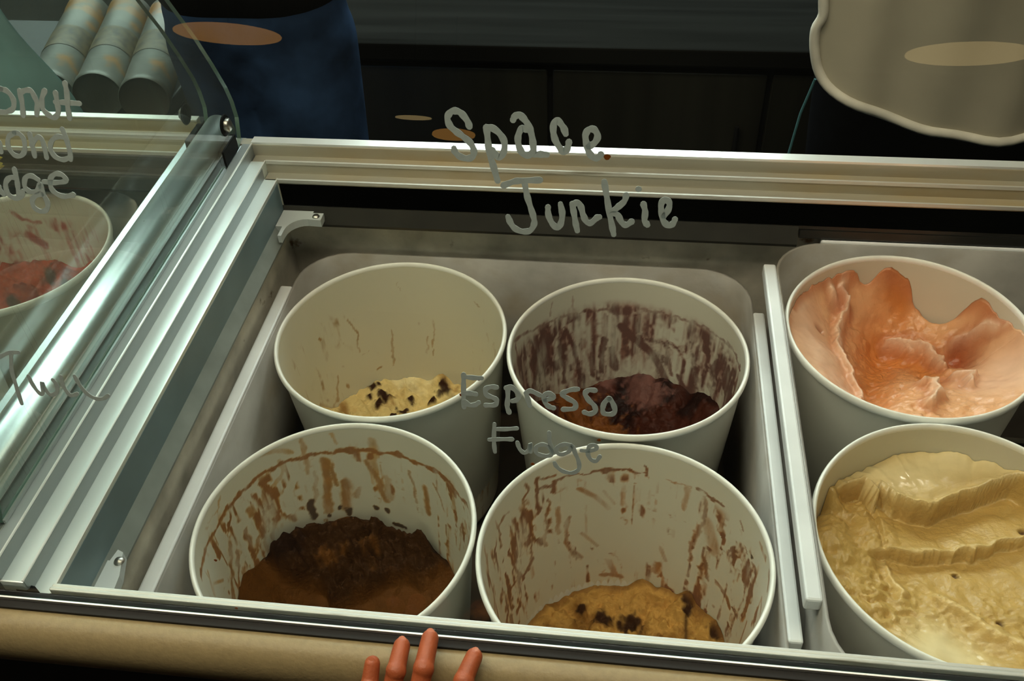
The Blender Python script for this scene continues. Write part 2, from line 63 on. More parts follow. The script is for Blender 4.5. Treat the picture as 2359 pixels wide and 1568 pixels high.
WORDS=[('Space', 0.00145, [[(-0.0233, 0.3239), (-0.0243, 0.3266), (-0.027, 0.33), (-0.0297, 0.3313), (-0.0324, 0.3307), (-0.0341, 0.3279), (-0.0331, 0.3242), (-0.0304, 0.3216), (-0.0267, 0.319), (-0.0229, 0.3158), (-0.0213, 0.312), (-0.0219, 0.3092), (-0.0247, 0.308), (-0.0285, 0.309), (-0.0307, 0.3111), (-0.0312, 0.3128)], [(-0.0148, 0.3237), (-0.0143, 0.3177), (-0.0135, 0.3111), (-0.0114, 0.304), (-0.0095, 0.2973)], [(-0.0151, 0.3236), (-0.0124, 0.3237), (-0.0086, 0.3211), (-0.0061, 0.3169), (-0.0064, 0.3119), (-0.0086, 0.3091), (-0.0108, 0.3112), (-0.0124, 0.3128)], [(-0.0018, 0.3278), (-0.001, 0.3294), (0.0012, 0.3303), (0.0044, 0.3274), (0.0066, 0.3232), (0.0078, 0.3184), (0.0084, 0.313), (0.0087, 0.3113), (0.0117, 0.3114), (0.0149, 0.3113)], [(0.0045, 0.3232), (0.0023, 0.3236), (0.0007, 0.3198), (0.001, 0.3155), (0.0029, 0.3117), (0.0057, 0.3107), (0.0078, 0.3124)], [(0.0239, 0.3219), (0.0227, 0.3248), (0.02, 0.3279), (0.0181, 0.3268), (0.0179, 0.3225), (0.0191, 0.3182), (0.0219, 0.314), (0.0236, 0.3129), (0.0251, 0.3152), (0.0256, 0.3179)], [(0.0353, 0.316), (0.0379, 0.3177), (0.0394, 0.321), (0.0377, 0.3242), (0.035, 0.3241), (0.0335, 0.3214), (0.0342, 0.3171), (0.0354, 0.3133), (0.0377, 0.3107), (0.0398, 0.3107), (0.0414, 0.3124)]]), ('Junkie', 0.00137, [[(-0.0067, 0.2949), (-0.0014, 0.2971), (0.003, 0.2978), (0.0119, 0.2984)], [(0.0041, 0.2967), (0.0053, 0.2905), (0.007, 0.2848), (0.0088, 0.2791), (0.0091, 0.2756), (0.0072, 0.272), (0.0032, 0.2712), (-0.0008, 0.2728), (-0.003, 0.2757), (-0.0042, 0.2786)], [(0.016, 0.2846), (0.0163, 0.2806), (0.0184, 0.276), (0.0212, 0.2741), (0.0228, 0.2768), (0.0233, 0.2814), (0.0223, 0.2863)], [(0.0281, 0.2868), (0.0291, 0.2823), (0.0301, 0.2771), (0.0311, 0.273)], [(0.0284, 0.2865), (0.0309, 0.2875), (0.0326, 0.2853), (0.0338, 0.2813), (0.0356, 0.2779), (0.0379, 0.2774), (0.0405, 0.2799), (0.0419, 0.2805)], [(0.0436, 0.2987), (0.045, 0.292), (0.0467, 0.2836), (0.0485, 0.2761), (0.0495, 0.2718)], [(0.0547, 0.2924), (0.0538, 0.289), (0.0502, 0.2854), (0.0481, 0.2831), (0.0509, 0.282), (0.0533, 0.2781), (0.0556, 0.277), (0.0582, 0.2789)], [(0.0634, 0.2882), (0.0645, 0.2843), (0.0645, 0.2797), (0.066, 0.2775)], [(0.0604, 0.2957), (0.0607, 0.2957)], [(0.0738, 0.2824), (0.0758, 0.2859), (0.076, 0.2893), (0.0738, 0.2909), (0.0721, 0.2886), (0.0726, 0.2841), (0.074, 0.2796), (0.0764, 0.2776), (0.0785, 0.2786), (0.0794, 0.2809)]]), ('Espresso', 0.00126, [[(-0.0289, 0.1869), (-0.0291, 0.1794), (-0.0292, 0.1724), (-0.0291, 0.1662)], [(-0.029, 0.1855), (-0.0238, 0.1852), (-0.0189, 0.1853)], [(-0.0289, 0.1753), (-0.025, 0.1753), (-0.0222, 0.1749)], [(-0.0287, 0.1701), (-0.0262, 0.1679), (-0.023, 0.1681), (-0.0207, 0.1697)], [(-0.0105, 0.1801), (-0.0136, 0.1802), (-0.0167, 0.1785), (-0.0162, 0.175), (-0.0126, 0.1735), (-0.0105, 0.1719), (-0.0116, 0.1689), (-0.0168, 0.1683)], [(-0.0043, 0.1799), (-0.0043, 0.1741), (-0.0046, 0.1682), (-0.0035, 0.1645)], [(-0.0053, 0.1799), (-0.0028, 0.1809), (0.0003, 0.1785), (0.0019, 0.1751), (0.0003, 0.1727), (-0.0017, 0.172)], [(0.0059, 0.1777), (0.007, 0.1737), (0.0081, 0.1697)], [(0.0059, 0.1777), (0.0085, 0.1791), (0.0136, 0.1768)], [(0.0167, 0.1739), (0.0213, 0.1762), (0.0187, 0.1783), (0.0159, 0.1767), (0.0168, 0.1721), (0.0189, 0.1699), (0.0214, 0.1692)], [(0.0343, 0.182), (0.0303, 0.1812), (0.0258, 0.1785), (0.0289, 0.1759), (0.0331, 0.1733), (0.0327, 0.1697), (0.0266, 0.1687)], [(0.0439, 0.1818), (0.0404, 0.1818), (0.0384, 0.1794), (0.0406, 0.1755), (0.0437, 0.1723), (0.0444, 0.1688), (0.0414, 0.1669), (0.0383, 0.1678)], [(0.0516, 0.1775), (0.0492, 0.1744), (0.0484, 0.1703), (0.0495, 0.1677), (0.0536, 0.1677), (0.0552, 0.1702), (0.0537, 0.1747), (0.0518, 0.1775)]]), ('Fudge', 0.00109, [[(-0.0119, 0.1564), (-0.0122, 0.1497), (-0.0122, 0.1436), (-0.0117, 0.1381)], [(-0.0117, 0.1531), (-0.0053, 0.1536), (0.0009, 0.1546)], [(-0.0149, 0.1459), (-0.0085, 0.1467), (-0.0017, 0.1472)], [(0.0012, 0.1453), (0.0026, 0.1411), (0.0052, 0.1388), (0.0079, 0.1409), (0.0086, 0.1452), (0.0089, 0.1397)], [(0.0192, 0.1533), (0.0196, 0.1473), (0.021, 0.1413), (0.02, 0.1382), (0.0158, 0.1378), (0.0121, 0.1394), (0.012, 0.1431), (0.0152, 0.1451), (0.0188, 0.1442), (0.0215, 0.1401)], [(0.0318, 0.1458), (0.0282, 0.1462), (0.0241, 0.144), (0.0236, 0.1409), (0.0263, 0.1393), (0.0304, 0.1414), (0.0324, 0.1453), (0.0341, 0.1411), (0.0364, 0.1352), (0.0365, 0.1302), (0.0329, 0.1274), (0.0276, 0.1282), (0.0239, 0.131), (0.0227, 0.1334)], [(0.0377, 0.1429), (0.0418, 0.143), (0.0459, 0.1445), (0.0453, 0.1469), (0.0422, 0.146), (0.0413, 0.1417), (0.0431, 0.1375), (0.0462, 0.1366), (0.0482, 0.1398)]]), ('onut', 0.00122, [[(-0.266, 0.336), (-0.2627, 0.3347), (-0.2605, 0.3308), (-0.2615, 0.3264), (-0.2652, 0.3244), (-0.2695, 0.3242), (-0.2721, 0.3266), (-0.2714, 0.3315), (-0.2677, 0.3355), (-0.266, 0.336)], [(-0.256, 0.3353), (-0.256, 0.3295), (-0.2569, 0.3226)], [(-0.2557, 0.3344), (-0.2531, 0.3354), (-0.2499, 0.3355), (-0.2485, 0.3326), (-0.2478, 0.3288), (-0.2493, 0.3233)], [(-0.2421, 0.3357), (-0.2446, 0.3313), (-0.2452, 0.3264), (-0.2423, 0.323), (-0.2399, 0.3221), (-0.2372, 0.3247), (-0.2366, 0.33), (-0.2365, 0.3348)], [(-0.2303, 0.3398), (-0.2303, 0.335), (-0.2313, 0.3277), (-0.2315, 0.3219)], [(-0.2376, 0.33), (-0.2314, 0.3299), (-0.2247, 0.3296)]]), ('ond', 0.00116, [[(-0.2641, 0.3135), (-0.268, 0.3109), (-0.2692, 0.3058), (-0.267, 0.3017), (-0.2633, 0.3014), (-0.2604, 0.3045), (-0.2596, 0.3101), (-0.2616, 0.3131), (-0.2641, 0.3135)], [(-0.2556, 0.3132), (-0.2554, 0.3072), (-0.2555, 0.3014)], [(-0.256, 0.3072), (-0.2518, 0.3114), (-0.2494, 0.3104), (-0.2489, 0.3054), (-0.2489, 0.3008)], [(-0.2369, 0.3163), (-0.2358, 0.3119), (-0.2352, 0.3048), (-0.2356, 0.3003)], [(-0.2363, 0.3118), (-0.2405, 0.3122), (-0.2442, 0.3096), (-0.2457, 0.3055), (-0.2439, 0.3015), (-0.2399, 0.3001), (-0.2365, 0.3012)], [(-0.2747, 0.3096), (-0.2737, 0.3071), (-0.2741, 0.303)]]), ('dge', 0.00122, [[(-0.2688, 0.294), (-0.2687, 0.2888), (-0.2692, 0.2835), (-0.2698, 0.2787)], [(-0.2689, 0.2893), (-0.2727, 0.2891), (-0.2757, 0.2859), (-0.2759, 0.2806), (-0.2727, 0.278), (-0.2687, 0.2787), (-0.2668, 0.282)], [(-0.28, 0.2841), (-0.2796, 0.2815), (-0.2784, 0.2797)], [(-0.2565, 0.2887), (-0.2598, 0.2906), (-0.2634, 0.2895), (-0.265, 0.2847), (-0.2629, 0.2821), (-0.2585, 0.2823), (-0.2559, 0.2866), (-0.2554, 0.2814), (-0.2539, 0.2761), (-0.2553, 0.2723), (-0.2589, 0.2711), (-0.2623, 0.2731), (-0.2624, 0.2774), (-0.259, 0.2802), (-0.2561, 0.2808)], [(-0.2534, 0.2877), (-0.247, 0.2875), (-0.2407, 0.2887), (-0.2422, 0.2918), (-0.2459, 0.2922), (-0.2492, 0.2895), (-0.2499, 0.2842), (-0.2473, 0.2812), (-0.2432, 0.28), (-0.238, 0.2812)]]), ('Twix', 0.0011, [[(-0.3053, 0.1803), (-0.2991, 0.1832), (-0.2927, 0.184)], [(-0.2977, 0.1828), (-0.2999, 0.172), (-0.2997, 0.1612), (-0.299, 0.1493)], [(-0.2901, 0.1685), (-0.2887, 0.1628), (-0.2862, 0.1579), (-0.2836, 0.1572), (-0.2823, 0.1649), (-0.2816, 0.1607), (-0.2786, 0.1567), (-0.2741, 0.1591), (-0.2737, 0.1646), (-0.2751, 0.167)], [(-0.2695, 0.1695), (-0.2693, 0.1632), (-0.2666, 0.1576), (-0.2634, 0.1578), (-0.2616, 0.1587)], [(-0.2607, 0.1705), (-0.2588, 0.1648), (-0.2553, 0.1592), (-0.2504, 0.1562), (-0.2456, 0.1565), (-0.2421, 0.1588)]])]
SPECKS=[(0.0444, 0.311), (-0.0306, 0.1739), (-0.0204, 0.1844), (0.0101, 0.1316), (0.0473, 0.1505), (-0.1832, 0.0043), (-0.1921, 0.0424)]
# ---------------------------------------------------------------- materials
def srgb(r, g, b):
    f = lambda c: (c/255/12.92) if c/255 <= .04045 else ((c/255+.055)/1.055)**2.4
    return (f(r), f(g), f(b))
MATS = {}
def mat(name, col, rough=.5, metal=0., noise=None, bump=None, dirt=None, spec=.5):
    """noise=(scale, amount) brightness mottling; bump=(scale, strength); dirt=(colour, scale, threshold, width)"""
    if name in MATS: return MATS[name]
    m = bpy.data.materials.new(name); m.use_nodes = True; nt = m.node_tree; N = nt.nodes; L = nt.links
    b = N['Principled BSDF']; b.inputs['Roughness'].default_value = rough; b.inputs['Metallic'].default_value = metal
    b.inputs['Specular IOR Level'].default_value = spec
    tc = N.new('ShaderNodeTexCoord')
    rgb = N.new('ShaderNodeRGB'); rgb.outputs[0].default_value = (*col, 1); out = rgb.outputs[0]
    def tex(scale, detail=4, stretch=None):
        t = N.new('ShaderNodeTexNoise'); t.inputs['Scale'].default_value = scale; t.inputs['Detail'].default_value = detail
        if stretch:
            mp = N.new('ShaderNodeMapping'); mp.inputs['Scale'].default_value = stretch
            L.new(tc.outputs['Object'], mp.inputs[0]); L.new(mp.outputs[0], t.inputs['Vector'])
        else: L.new(tc.outputs['Object'], t.inputs['Vector'])
        return t
    if noise:
        t = tex(noise[0], 5, noise[2] if len(noise) > 2 else None)
        mr = N.new('ShaderNodeMapRange'); mr.inputs['From Min'].default_value = .3; mr.inputs['From Max'].default_value = .7
        mr.inputs['To Min'].default_value = 1-noise[1]; mr.inputs['To Max'].default_value = 1+noise[1]*.5
        L.new(t.outputs['Fac'], mr.inputs['Value'])
        mx = N.new('ShaderNodeMix'); mx.data_type = 'RGBA'; mx.blend_type = 'MULTIPLY'; mx.inputs['Factor'].default_value = 1
        L.new(out, mx.inputs['A']); L.new(mr.outputs[0], mx.inputs['B']); out = mx.outputs['Result']
    if dirt:
        t = tex(dirt[1], 6, dirt[4] if len(dirt) > 4 else None)
        mr = N.new('ShaderNodeMapRange'); mr.inputs['From Min'].default_value = dirt[2]; mr.inputs['From Max'].default_value = dirt[2]+dirt[3]
        L.new(t.outputs['Fac'], mr.inputs['Value'])
        mx = N.new('ShaderNodeMix'); mx.data_type = 'RGBA'
        L.new(mr.outputs[0], mx.inputs['Factor']); L.new(out, mx.inputs['A']); mx.inputs['B'].default_value = (*dirt[0], 1)
        out = mx.outputs['Result']
        if metal > 0:
            mm = N.new('ShaderNodeMath'); mm.operation = 'MULTIPLY_ADD'; mm.inputs[1].default_value = -metal*.9; mm.inputs[2].default_value = metal
            L.new(mr.outputs[0], mm.inputs[0]); L.new(mm.outputs[0], b.inputs['Metallic'])
    L.new(out, b.inputs['Base Color'])
    if bump:
        t = tex(bump[0], 6, bump[2] if len(bump) > 2 else None)
        bp = N.new('ShaderNodeBump'); bp.inputs['Strength'].default_value = bump[1]; bp.inputs['Distance'].default_value = .002
        L.new(t.outputs['Fac'], bp.inputs['Height']); L.new(bp.outputs[0], b.inputs['Normal'])
    MATS[name] = m; return m
def emit(name, col, s):
    m = bpy.data.materials.new(name); m.use_nodes = True; nt = m.node_tree; nt.nodes.clear()
    e = nt.nodes.new('ShaderNodeEmission'); e.inputs[0].default_value = (*col, 1); e.inputs[1].default_value = s
    o = nt.nodes.new('ShaderNodeOutputMaterial'); nt.links.new(e.outputs[0], o.inputs[0]); MATS[name] = m; return m
def glass(name, tint, haze, haze_col=(.5, .55, .52), scratch=0.):
    """sheet glass: clear body with a Fresnel mirror on each outer face and a thin film of dirt"""
    m = bpy.data.materials.new(name); m.use_nodes = True; nt = m.node_tree; N = nt.nodes; L = nt.links; N.clear()
    o = N.new('ShaderNodeOutputMaterial'); tr = N.new('ShaderNodeBsdfTransparent'); tr.inputs[0].default_value = (*tint, 1)
    gl = N.new('ShaderNodeBsdfGlossy'); gl.inputs['Roughness'].default_value = .0; gl.inputs[0].default_value = (1, 1, 1, 1)
    df = N.new('ShaderNodeBsdfDiffuse'); df.inputs[0].default_value = (*haze_col, 1)
    fr = N.new('ShaderNodeFresnel'); fr.inputs[0].default_value = 1.5
    ge = N.new('ShaderNodeNewGeometry'); inv = N.new('ShaderNodeMath'); inv.operation = 'SUBTRACT'; inv.inputs[0].default_value = 1
    L.new(ge.outputs['Backfacing'], inv.inputs[1])
    mu = N.new('ShaderNodeMath'); mu.operation = 'MULTIPLY'; L.new(fr.outputs[0], mu.inputs[0]); L.new(inv.outputs[0], mu.inputs[1])
    tc = N.new('ShaderNodeTexCoord'); tn = N.new('ShaderNodeTexNoise'); tn.inputs['Scale'].default_value = 9; tn.inputs['Detail'].default_value = 6
    L.new(tc.outputs['Object'], tn.inputs['Vector'])
    mr = N.new('ShaderNodeMapRange'); mr.inputs['From Min'].default_value = .35; mr.inputs['From Max'].default_value = .75
    mr.inputs['To Min'].default_value = haze*.6; mr.inputs['To Max'].default_value = haze*1.5; L.new(tn.outputs['Fac'], mr.inputs['Value'])
    fac = mr.outputs[0]
    if scratch:
        mp = N.new('ShaderNodeMapping'); mp.inputs['Rotation'].default_value = (.5, .0, 0); mp.inputs['Scale'].default_value = (1, 160, 2.0)
        L.new(tc.outputs['Object'], mp.inputs[0]); t2 = N.new('ShaderNodeTexNoise'); t2.inputs['Scale'].default_value = 3; t2.inputs['Detail'].default_value = 2
        L.new(mp.outputs[0], t2.inputs['Vector']); m2 = N.new('ShaderNodeMapRange'); m2.inputs['From Min'].default_value = .68; m2.inputs['From Max'].default_value = .72
        m2.inputs['To Max'].default_value = scratch; L.new(t2.outputs['Fac'], m2.inputs['Value'])
        ad = N.new('ShaderNodeMath'); ad.operation = 'ADD'; L.new(fac, ad.inputs[0]); L.new(m2.outputs[0], ad.inputs[1]); fac = ad.outputs[0]
    s1 = N.new('ShaderNodeMixShader'); L.new(fac, s1.inputs[0]); L.new(tr.outputs[0], s1.inputs[1]); L.new(df.outputs[0], s1.inputs[2])
    s2 = N.new('ShaderNodeMixShader'); L.new(mu.outputs[0], s2.inputs[0]); L.new(s1.outputs[0], s2.inputs[1]); L.new(gl.outputs[0], s2.inputs[2])
    L.new(s2.outputs[0], o.inputs[0]); MATS[name] = m; return m
def painted(name, base, rough, vary, bumps, stain=False, spec=.5, stretch=(60, 60, 18), lo=.28, hi=.62):
    """colour attribute 'paint': rgb = pigment, alpha = amount of smear (stain) or wetness (ice cream)"""
    m = bpy.data.materials.new(name); m.use_nodes = True; nt = m.node_tree; N = nt.nodes; L = nt.links
    b = N['Principled BSDF']; b.inputs['Roughness'].default_value = rough; b.inputs['Specular IOR Level'].default_value = spec
    at = N.new('ShaderNodeAttribute'); at.attribute_name = 'paint'
    tc = N.new('ShaderNodeTexCoord'); mp = N.new('ShaderNodeMapping'); L.new(tc.outputs['Object'], mp.inputs[0])
    tn = N.new('ShaderNodeTexNoise'); tn.inputs['Detail'].default_value = 6; tn.inputs['Scale'].default_value = 1
    mp.inputs['Scale'].default_value = stretch if stain else (90, 90, 90); L.new(mp.outputs[0], tn.inputs['Vector'])
    if stain:
        mr = N.new('ShaderNodeMapRange'); mr.inputs['From Min'].default_value = .25; mr.inputs['From Max'].default_value = .75
        mr.inputs['To Min'].default_value = .35; mr.inputs['To Max'].default_value = 1.3; L.new(tn.outputs['Fac'], mr.inputs['Value'])
        mu = N.new('ShaderNodeMath'); mu.operation = 'MULTIPLY'; L.new(at.outputs['Alpha'], mu.inputs[0]); L.new(mr.outputs[0], mu.inputs[1])
        m2 = N.new('ShaderNodeMapRange'); m2.inputs['From Min'].default_value = .08; m2.inputs['From Max'].default_value = .85; m2.inputs['To Max'].default_value = .9; m2.interpolation_type = 'SMOOTHSTEP'
        L.new(mu.outputs[0], m2.inputs['Value'])
        mx = N.new('ShaderNodeMix'); mx.data_type = 'RGBA'; mx.inputs['A'].default_value = (*base, 1); L.new(m2.outputs[0], mx.inputs['Factor'])
        L.new(at.outputs['Color'], mx.inputs['B']); L.new(mx.outputs['Result'], b.inputs['Base Color'])
    else:
        mr = N.new('ShaderNodeMapRange'); mr.inputs['From Min'].default_value = .3; mr.inputs['From Max'].default_value = .7
        mr.inputs['To Min'].default_value = 1-vary; mr.inputs['To Max'].default_value = 1+vary*.6; L.new(tn.outputs['Fac'], mr.inputs['Value'])
        mx = N.new('ShaderNodeMix'); mx.data_type = 'RGBA'; mx.blend_type = 'MULTIPLY'; mx.inputs['Factor'].default_value = 1
        L.new(at.outputs['Color'], mx.inputs['A']); L.new(mr.outputs[0], mx.inputs['B']); L.new(mx.outputs['Result'], b.inputs['Base Color'])
        rr = N.new('ShaderNodeMapRange'); rr.inputs['To Min'].default_value = rough; rr.inputs['To Max'].default_value = .12
        L.new(at.outputs['Alpha'], rr.inputs['Value']); L.new(rr.outputs[0], b.inputs['Roughness'])
        t2 = N.new('ShaderNodeTexNoise'); t2.inputs['Scale'].default_value = bumps[0]; t2.inputs['Detail'].default_value = 5; L.new(tc.outputs['Object'], t2.inputs['Vector'])
        iv = N.new('ShaderNodeMath'); iv.operation = 'SUBTRACT'; iv.inputs[0].default_value = 1; L.new(at.outputs['Alpha'], iv.inputs[1])
        sm = N.new('ShaderNodeMath'); sm.operation = 'MULTIPLY'; sm.inputs[1].default_value = bumps[1]; L.new(iv.outputs[0], sm.inputs[0])
        bp = N.new('ShaderNodeBump'); bp.inputs['Distance'].default_value = .003; L.new(sm.outputs[0], bp.inputs['Strength'])
        L.new(t2.outputs['Fac'], bp.inputs['Height']); L.new(bp.outputs[0], b.inputs['Normal'])
    MATS[name] = m; return m

ALU = mat('brushed_aluminium', (.62, .66, .65), .36, 1., noise=(6, .18, (1, 1, 1)))
ALU_T = mat('polished_aluminium_tube', (.76, .82, .80), .33, 1., noise=(30, .05, (1, .08, 1)), dirt=((.1, .09, .07), 220, .74, .04))
ALU_S = mat('stained_aluminium_track', (.52, .49, .40), .40, .45, noise=(8, .2, (.25, 1, 1)), dirt=((.40, .28, .11), 14, .48, .3, (.35, 1, 1)))
ALU_W = mat('worn_white_aluminium', (.70, .68, .62), .45, .55, noise=(40, .15, (.05, 1, 1)), dirt=((.30, .28, .22), 60, .66, .06, (.1, 1, 1)))
TREAD = mat('pale_tread_enamel', (.84, .92, .91), .38, .6, noise=(12, .06, (1, .1, 1)), dirt=((.25, .2, .12), 120, .78, .03))
RISER = mat('grey_riser', (.30, .33, .33), .5, .5, noise=(10, .1, (1, .1, 1)))
DARKP = mat('dark_slate_plastic', srgb(112, 132, 138), .45, noise=(20, .15))
LEDGE = mat('grey_ledge_plastic', srgb(130, 136, 132), .5, noise=(30, .2))
FROST = mat('frosty_metal_wall', srgb(200, 193, 178), .6, noise=(25, .35), dirt=(srgb(96, 66, 36), 30, .66, .06), bump=(60, .6))
FLOORP = mat('dark_freezer_floor', srgb(70, 56, 42), .6, noise=(25, .4), dirt=(srgb(130, 90, 50), 18, .6, .1))
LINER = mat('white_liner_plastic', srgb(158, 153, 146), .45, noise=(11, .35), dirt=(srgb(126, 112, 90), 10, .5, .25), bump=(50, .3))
FLANGE = mat('white_flange_plastic', srgb(222, 223, 222), .4, noise=(18, .12))
TUBW = mat('white_tub_plastic', srgb(212, 209, 196), .36, noise=(20, .05))  # wall tone lowered to put shade below the bright rim
RIMW = mat('white_tub_rim', srgb(242, 240, 230), .3, noise=(60, .06), dirt=(srgb(150, 110, 60), 50, .76, .05))  # rim coloured lighter than the walls, as if lit from above
CLIP = mat('white_clip_plastic', srgb(188, 194, 194), .45)
BLACK = mat('black_gasket', (.004, .004, .004), .6, spec=.1)
CHAN = mat('dark_channel', srgb(24, 23, 21), .5, .0, spec=.2)
BRIGHT = mat('bright_channel_lip', (.90, .90, .87), .3, .55)
BUMP = mat('beige_bumper_vinyl', srgb(138, 122, 86), .55, noise=(200, .12), bump=(400, .15))
PANEL = mat('black_front_panel', (.004, .004, .004), .6)
STEEL = mat('dull_steel', (.45, .43, .38), .38, 1., noise=(50, .3))
MARK = mat('grey_paint_marker', srgb(150, 163, 160), .75, noise=(300, .1))
SPECK = mat('brown_splash', srgb(110, 60, 20), .3)
GLASS = glass('front_sheet_glass', (.965, .985, .975), .003)
GLASS2 = glass('dirty_side_glass', (.93, .965, .945), .036, scratch=.12)
GEDGE = mat('green_glass_edge', (.004, .032, .024), .08, spec=.8)
GEDGE2 = mat('pale_glass_edge', (.10, .17, .14), .25, spec=.6)

# ---------------------------------------------------------------- mesh helpers
def world_of(p):
    v = Vector((0, 0, 0))
    while p is not None: v += p.location; p = p.parent
    return v
def link(name, me, parent=None):
    o = bpy.data.objects.new(name, me); COL.objects.link(o)
    if parent is not None: o.parent = parent
    return o
def tag(o, label=None, cat=None, group=None, kind=None):
    if label: o['label'] = label
    if cat: o['category'] = cat
    if group: o['group'] = group
    if kind: o['kind'] = kind
    return o
def thing(name, loc, label, cat, group=None):
    o = bpy.data.objects.new(name, None); COL.objects.link(o); o.empty_display_size = .05
    o.location = (loc[0], loc[1], loc[2]+H0); return tag(o, label, cat, group)
class MB:
    """collects shapes (coordinates relative to the rims) and links them as one mesh"""
    def __init__(s): s.v = []; s.f = []; s.m = []; s.sm = []
    def add(s, v, f, mi=0, smooth=False):
        n = len(s.v); s.v += [tuple(map(float, q)) for q in v]; s.f += [tuple(i+n for i in q) for q in f]
        s.m += [mi]*len(f); s.sm += [smooth]*len(f); return s
    def box(s, a, b, mi=0):
        x0, y0, z0 = a; x1, y1, z1 = b
        return s.add([(x0,y0,z0),(x1,y0,z0),(x1,y1,z0),(x0,y1,z0),(x0,y0,z1),(x1,y0,z1),(x1,y1,z1),(x0,y1,z1)],
                     [(0,3,2,1),(4,5,6,7),(0,1,5,4),(1,2,6,5),(2,3,7,6),(3,0,4,7)], mi)
    def bbox(s, a, b, w=.0015, mi=0):
        """box with chamfered edges"""
        bm = bmesh.new(); bmesh.ops.create_cube(bm, size=1)
        c = [(a[i]+b[i])/2 for i in range(3)]; d = [abs(b[i]-a[i]) for i in range(3)]
        for q in bm.verts: q.co = Vector((c[0]+q.co.x*d[0], c[1]+q.co.y*d[1], c[2]+q.co.z*d[2]))
        bmesh.ops.bevel(bm, geom=bm.edges[:], offset=min(w, min(d)*.45), segments=2, affect='EDGES', profile=.5)
        bm.verts.index_update(); s.add([q.co for q in bm.verts], [[q.index for q in f.verts] for f in bm.faces], mi); bm.free(); return s
    def prism(s, prof, axis, lo, hi, mi=0, smooth=False):
        """closed profile; axis 'x': prof=(y,z); axis 'y': prof=(x,z); axis 'z': prof=(x,y)"""
        n = len(prof); P = lambda q, t: (t, q[0], q[1]) if axis == 'x' else ((q[0], t, q[1]) if axis == 'y' else (q[0], q[1], t))
        ar = sum(prof[i][0]*prof[(i+1) % n][1]-prof[(i+1) % n][0]*prof[i][1] for i in range(n))
        flip = (ar < 0) != (axis == 'y')
        if flip: prof = prof[::-1]
        v = [P(q, lo) for q in prof]+[P(q, hi) for q in prof]
        s.add(v, [(i, (i+1) % n, (i+1) % n+n, i+n) for i in range(n)], mi, smooth)
        s.add(v, [tuple(range(n-1, -1, -1)), tuple(range(n, 2*n))], mi); return s
    def tube(s, pts, r, n=12, mi=0, caps=True):
        pts = [Vector(p) for p in pts]; rs = r if isinstance(r, (list, tuple)) else [r]*len(pts); v = []
        nrm = None
        for i, p in enumerate(pts):
            d = (pts[min(i+1, len(pts)-1)]-pts[max(i-1, 0)]).normalized()
            if nrm is None: nrm = d.orthogonal().normalized()
            nrm = (nrm-d*nrm.dot(d)).normalized(); b = d.cross(nrm)
            v += [p+rs[i]*(math.cos(2*math.pi*k/n)*nrm+math.sin(2*math.pi*k/n)*b) for k in range(n)]
        f = [(i*n+k, i*n+(k+1) % n, (i+1)*n+(k+1) % n, (i+1)*n+k) for i in range(len(pts)-1) for k in range(n)]
        s.add(v, f, mi, True)
        if caps: s.add(v, [tuple(range(n-1, -1, -1)), tuple((len(pts)-1)*n+k for k in range(n))], mi)
        return s
    def lathe(s, prof, c, n=64, mi=0, axis='z', closed=False):
        v = []
        for (r, h) in prof:
            for k in range(n):
                a = 2*math.pi*k/n; p = (r*math.cos(a), r*math.sin(a), h)
                if axis == 'x': p = (h, r*math.cos(a), r*math.sin(a))
                v.append((c[0]+p[0], c[1]+p[1], c[2]+p[2]))
        m_ = len(prof); rng = range(m_ if closed else m_-1)
        f = [(i*n+k, i*n+(k+1) % n, ((i+1) % m_)*n+(k+1) % n, ((i+1) % m_)*n+k) for i in rng for k in range(n)]
        return s.add(v, f, mi, True)
    def build(s, name, mats, parent=None, label=None):
        me = bpy.data.meshes.new(name); mats = mats if isinstance(mats, (list, tuple)) else [mats]
        v = np.array(s.v); v[:, 2] += H0
        o = link(name, me, parent)
        if parent is None:
            c = (v.min(0)+v.max(0))/2; c[2] = v[:, 2].min(); o.location = c; org = c
        else: org = np.array(world_of(parent))
        me.from_pydata((v-org).tolist(), [], s.f)
        for q in mats: me.materials.append(q)
        me.polygons.foreach_set('material_index', s.m); me.polygons.foreach_set('use_smooth', s.sm); me.update()
        if label: o['label'] = label
        return o
def struct(o): o['kind'] = 'structure'; return o

_rng = np.random.RandomState(3); _LAT = _rng.rand(16, 64, 64)
def vnoise(x, y, seed=0):
    xi = np.floor(x).astype(int); yi = np.floor(y).astype(int); fx = x-xi; fy = y-yi
    fx = fx*fx*(3-2*fx); fy = fy*fy*(3-2*fy); g = _LAT[seed % 16]
    a = g[xi % 64, yi % 64]; b = g[(xi+1) % 64, yi % 64]; c = g[xi % 64, (yi+1) % 64]; d = g[(xi+1) % 64, (yi+1) % 64]
    return (a*(1-fx)+b*fx)*(1-fy)+(c*(1-fx)+d*fx)*fy-.5
def fbm(x, y, sc, seed=0, oct=4):
    s = 0; a = 1.
    for k in range(oct): s = s+a*vnoise(x*sc*2**k+7*k, y*sc*2**k+3*k, seed+k); a *= .5
    return s
def polydist(x, y, pts):
    d = np.full(np.shape(x), 9.)
    for (ax, ay), (bx, by) in zip(pts[:-1], pts[1:]):
        l2 = (bx-ax)**2+(by-ay)**2+1e-12; t = np.clip(((x-ax)*(bx-ax)+(y-ay)*(by-ay))/l2, 0, 1)
        d = np.minimum(d, np.hypot(x-ax-t*(bx-ax), y-ay-t*(by-ay)))
    return d
def gauss(d, w): return np.exp(-(d/w)**2)
def sstep(a, b, x): t = np.clip((x-a)/(b-a), 0, 1); return t*t*(3-2*t)

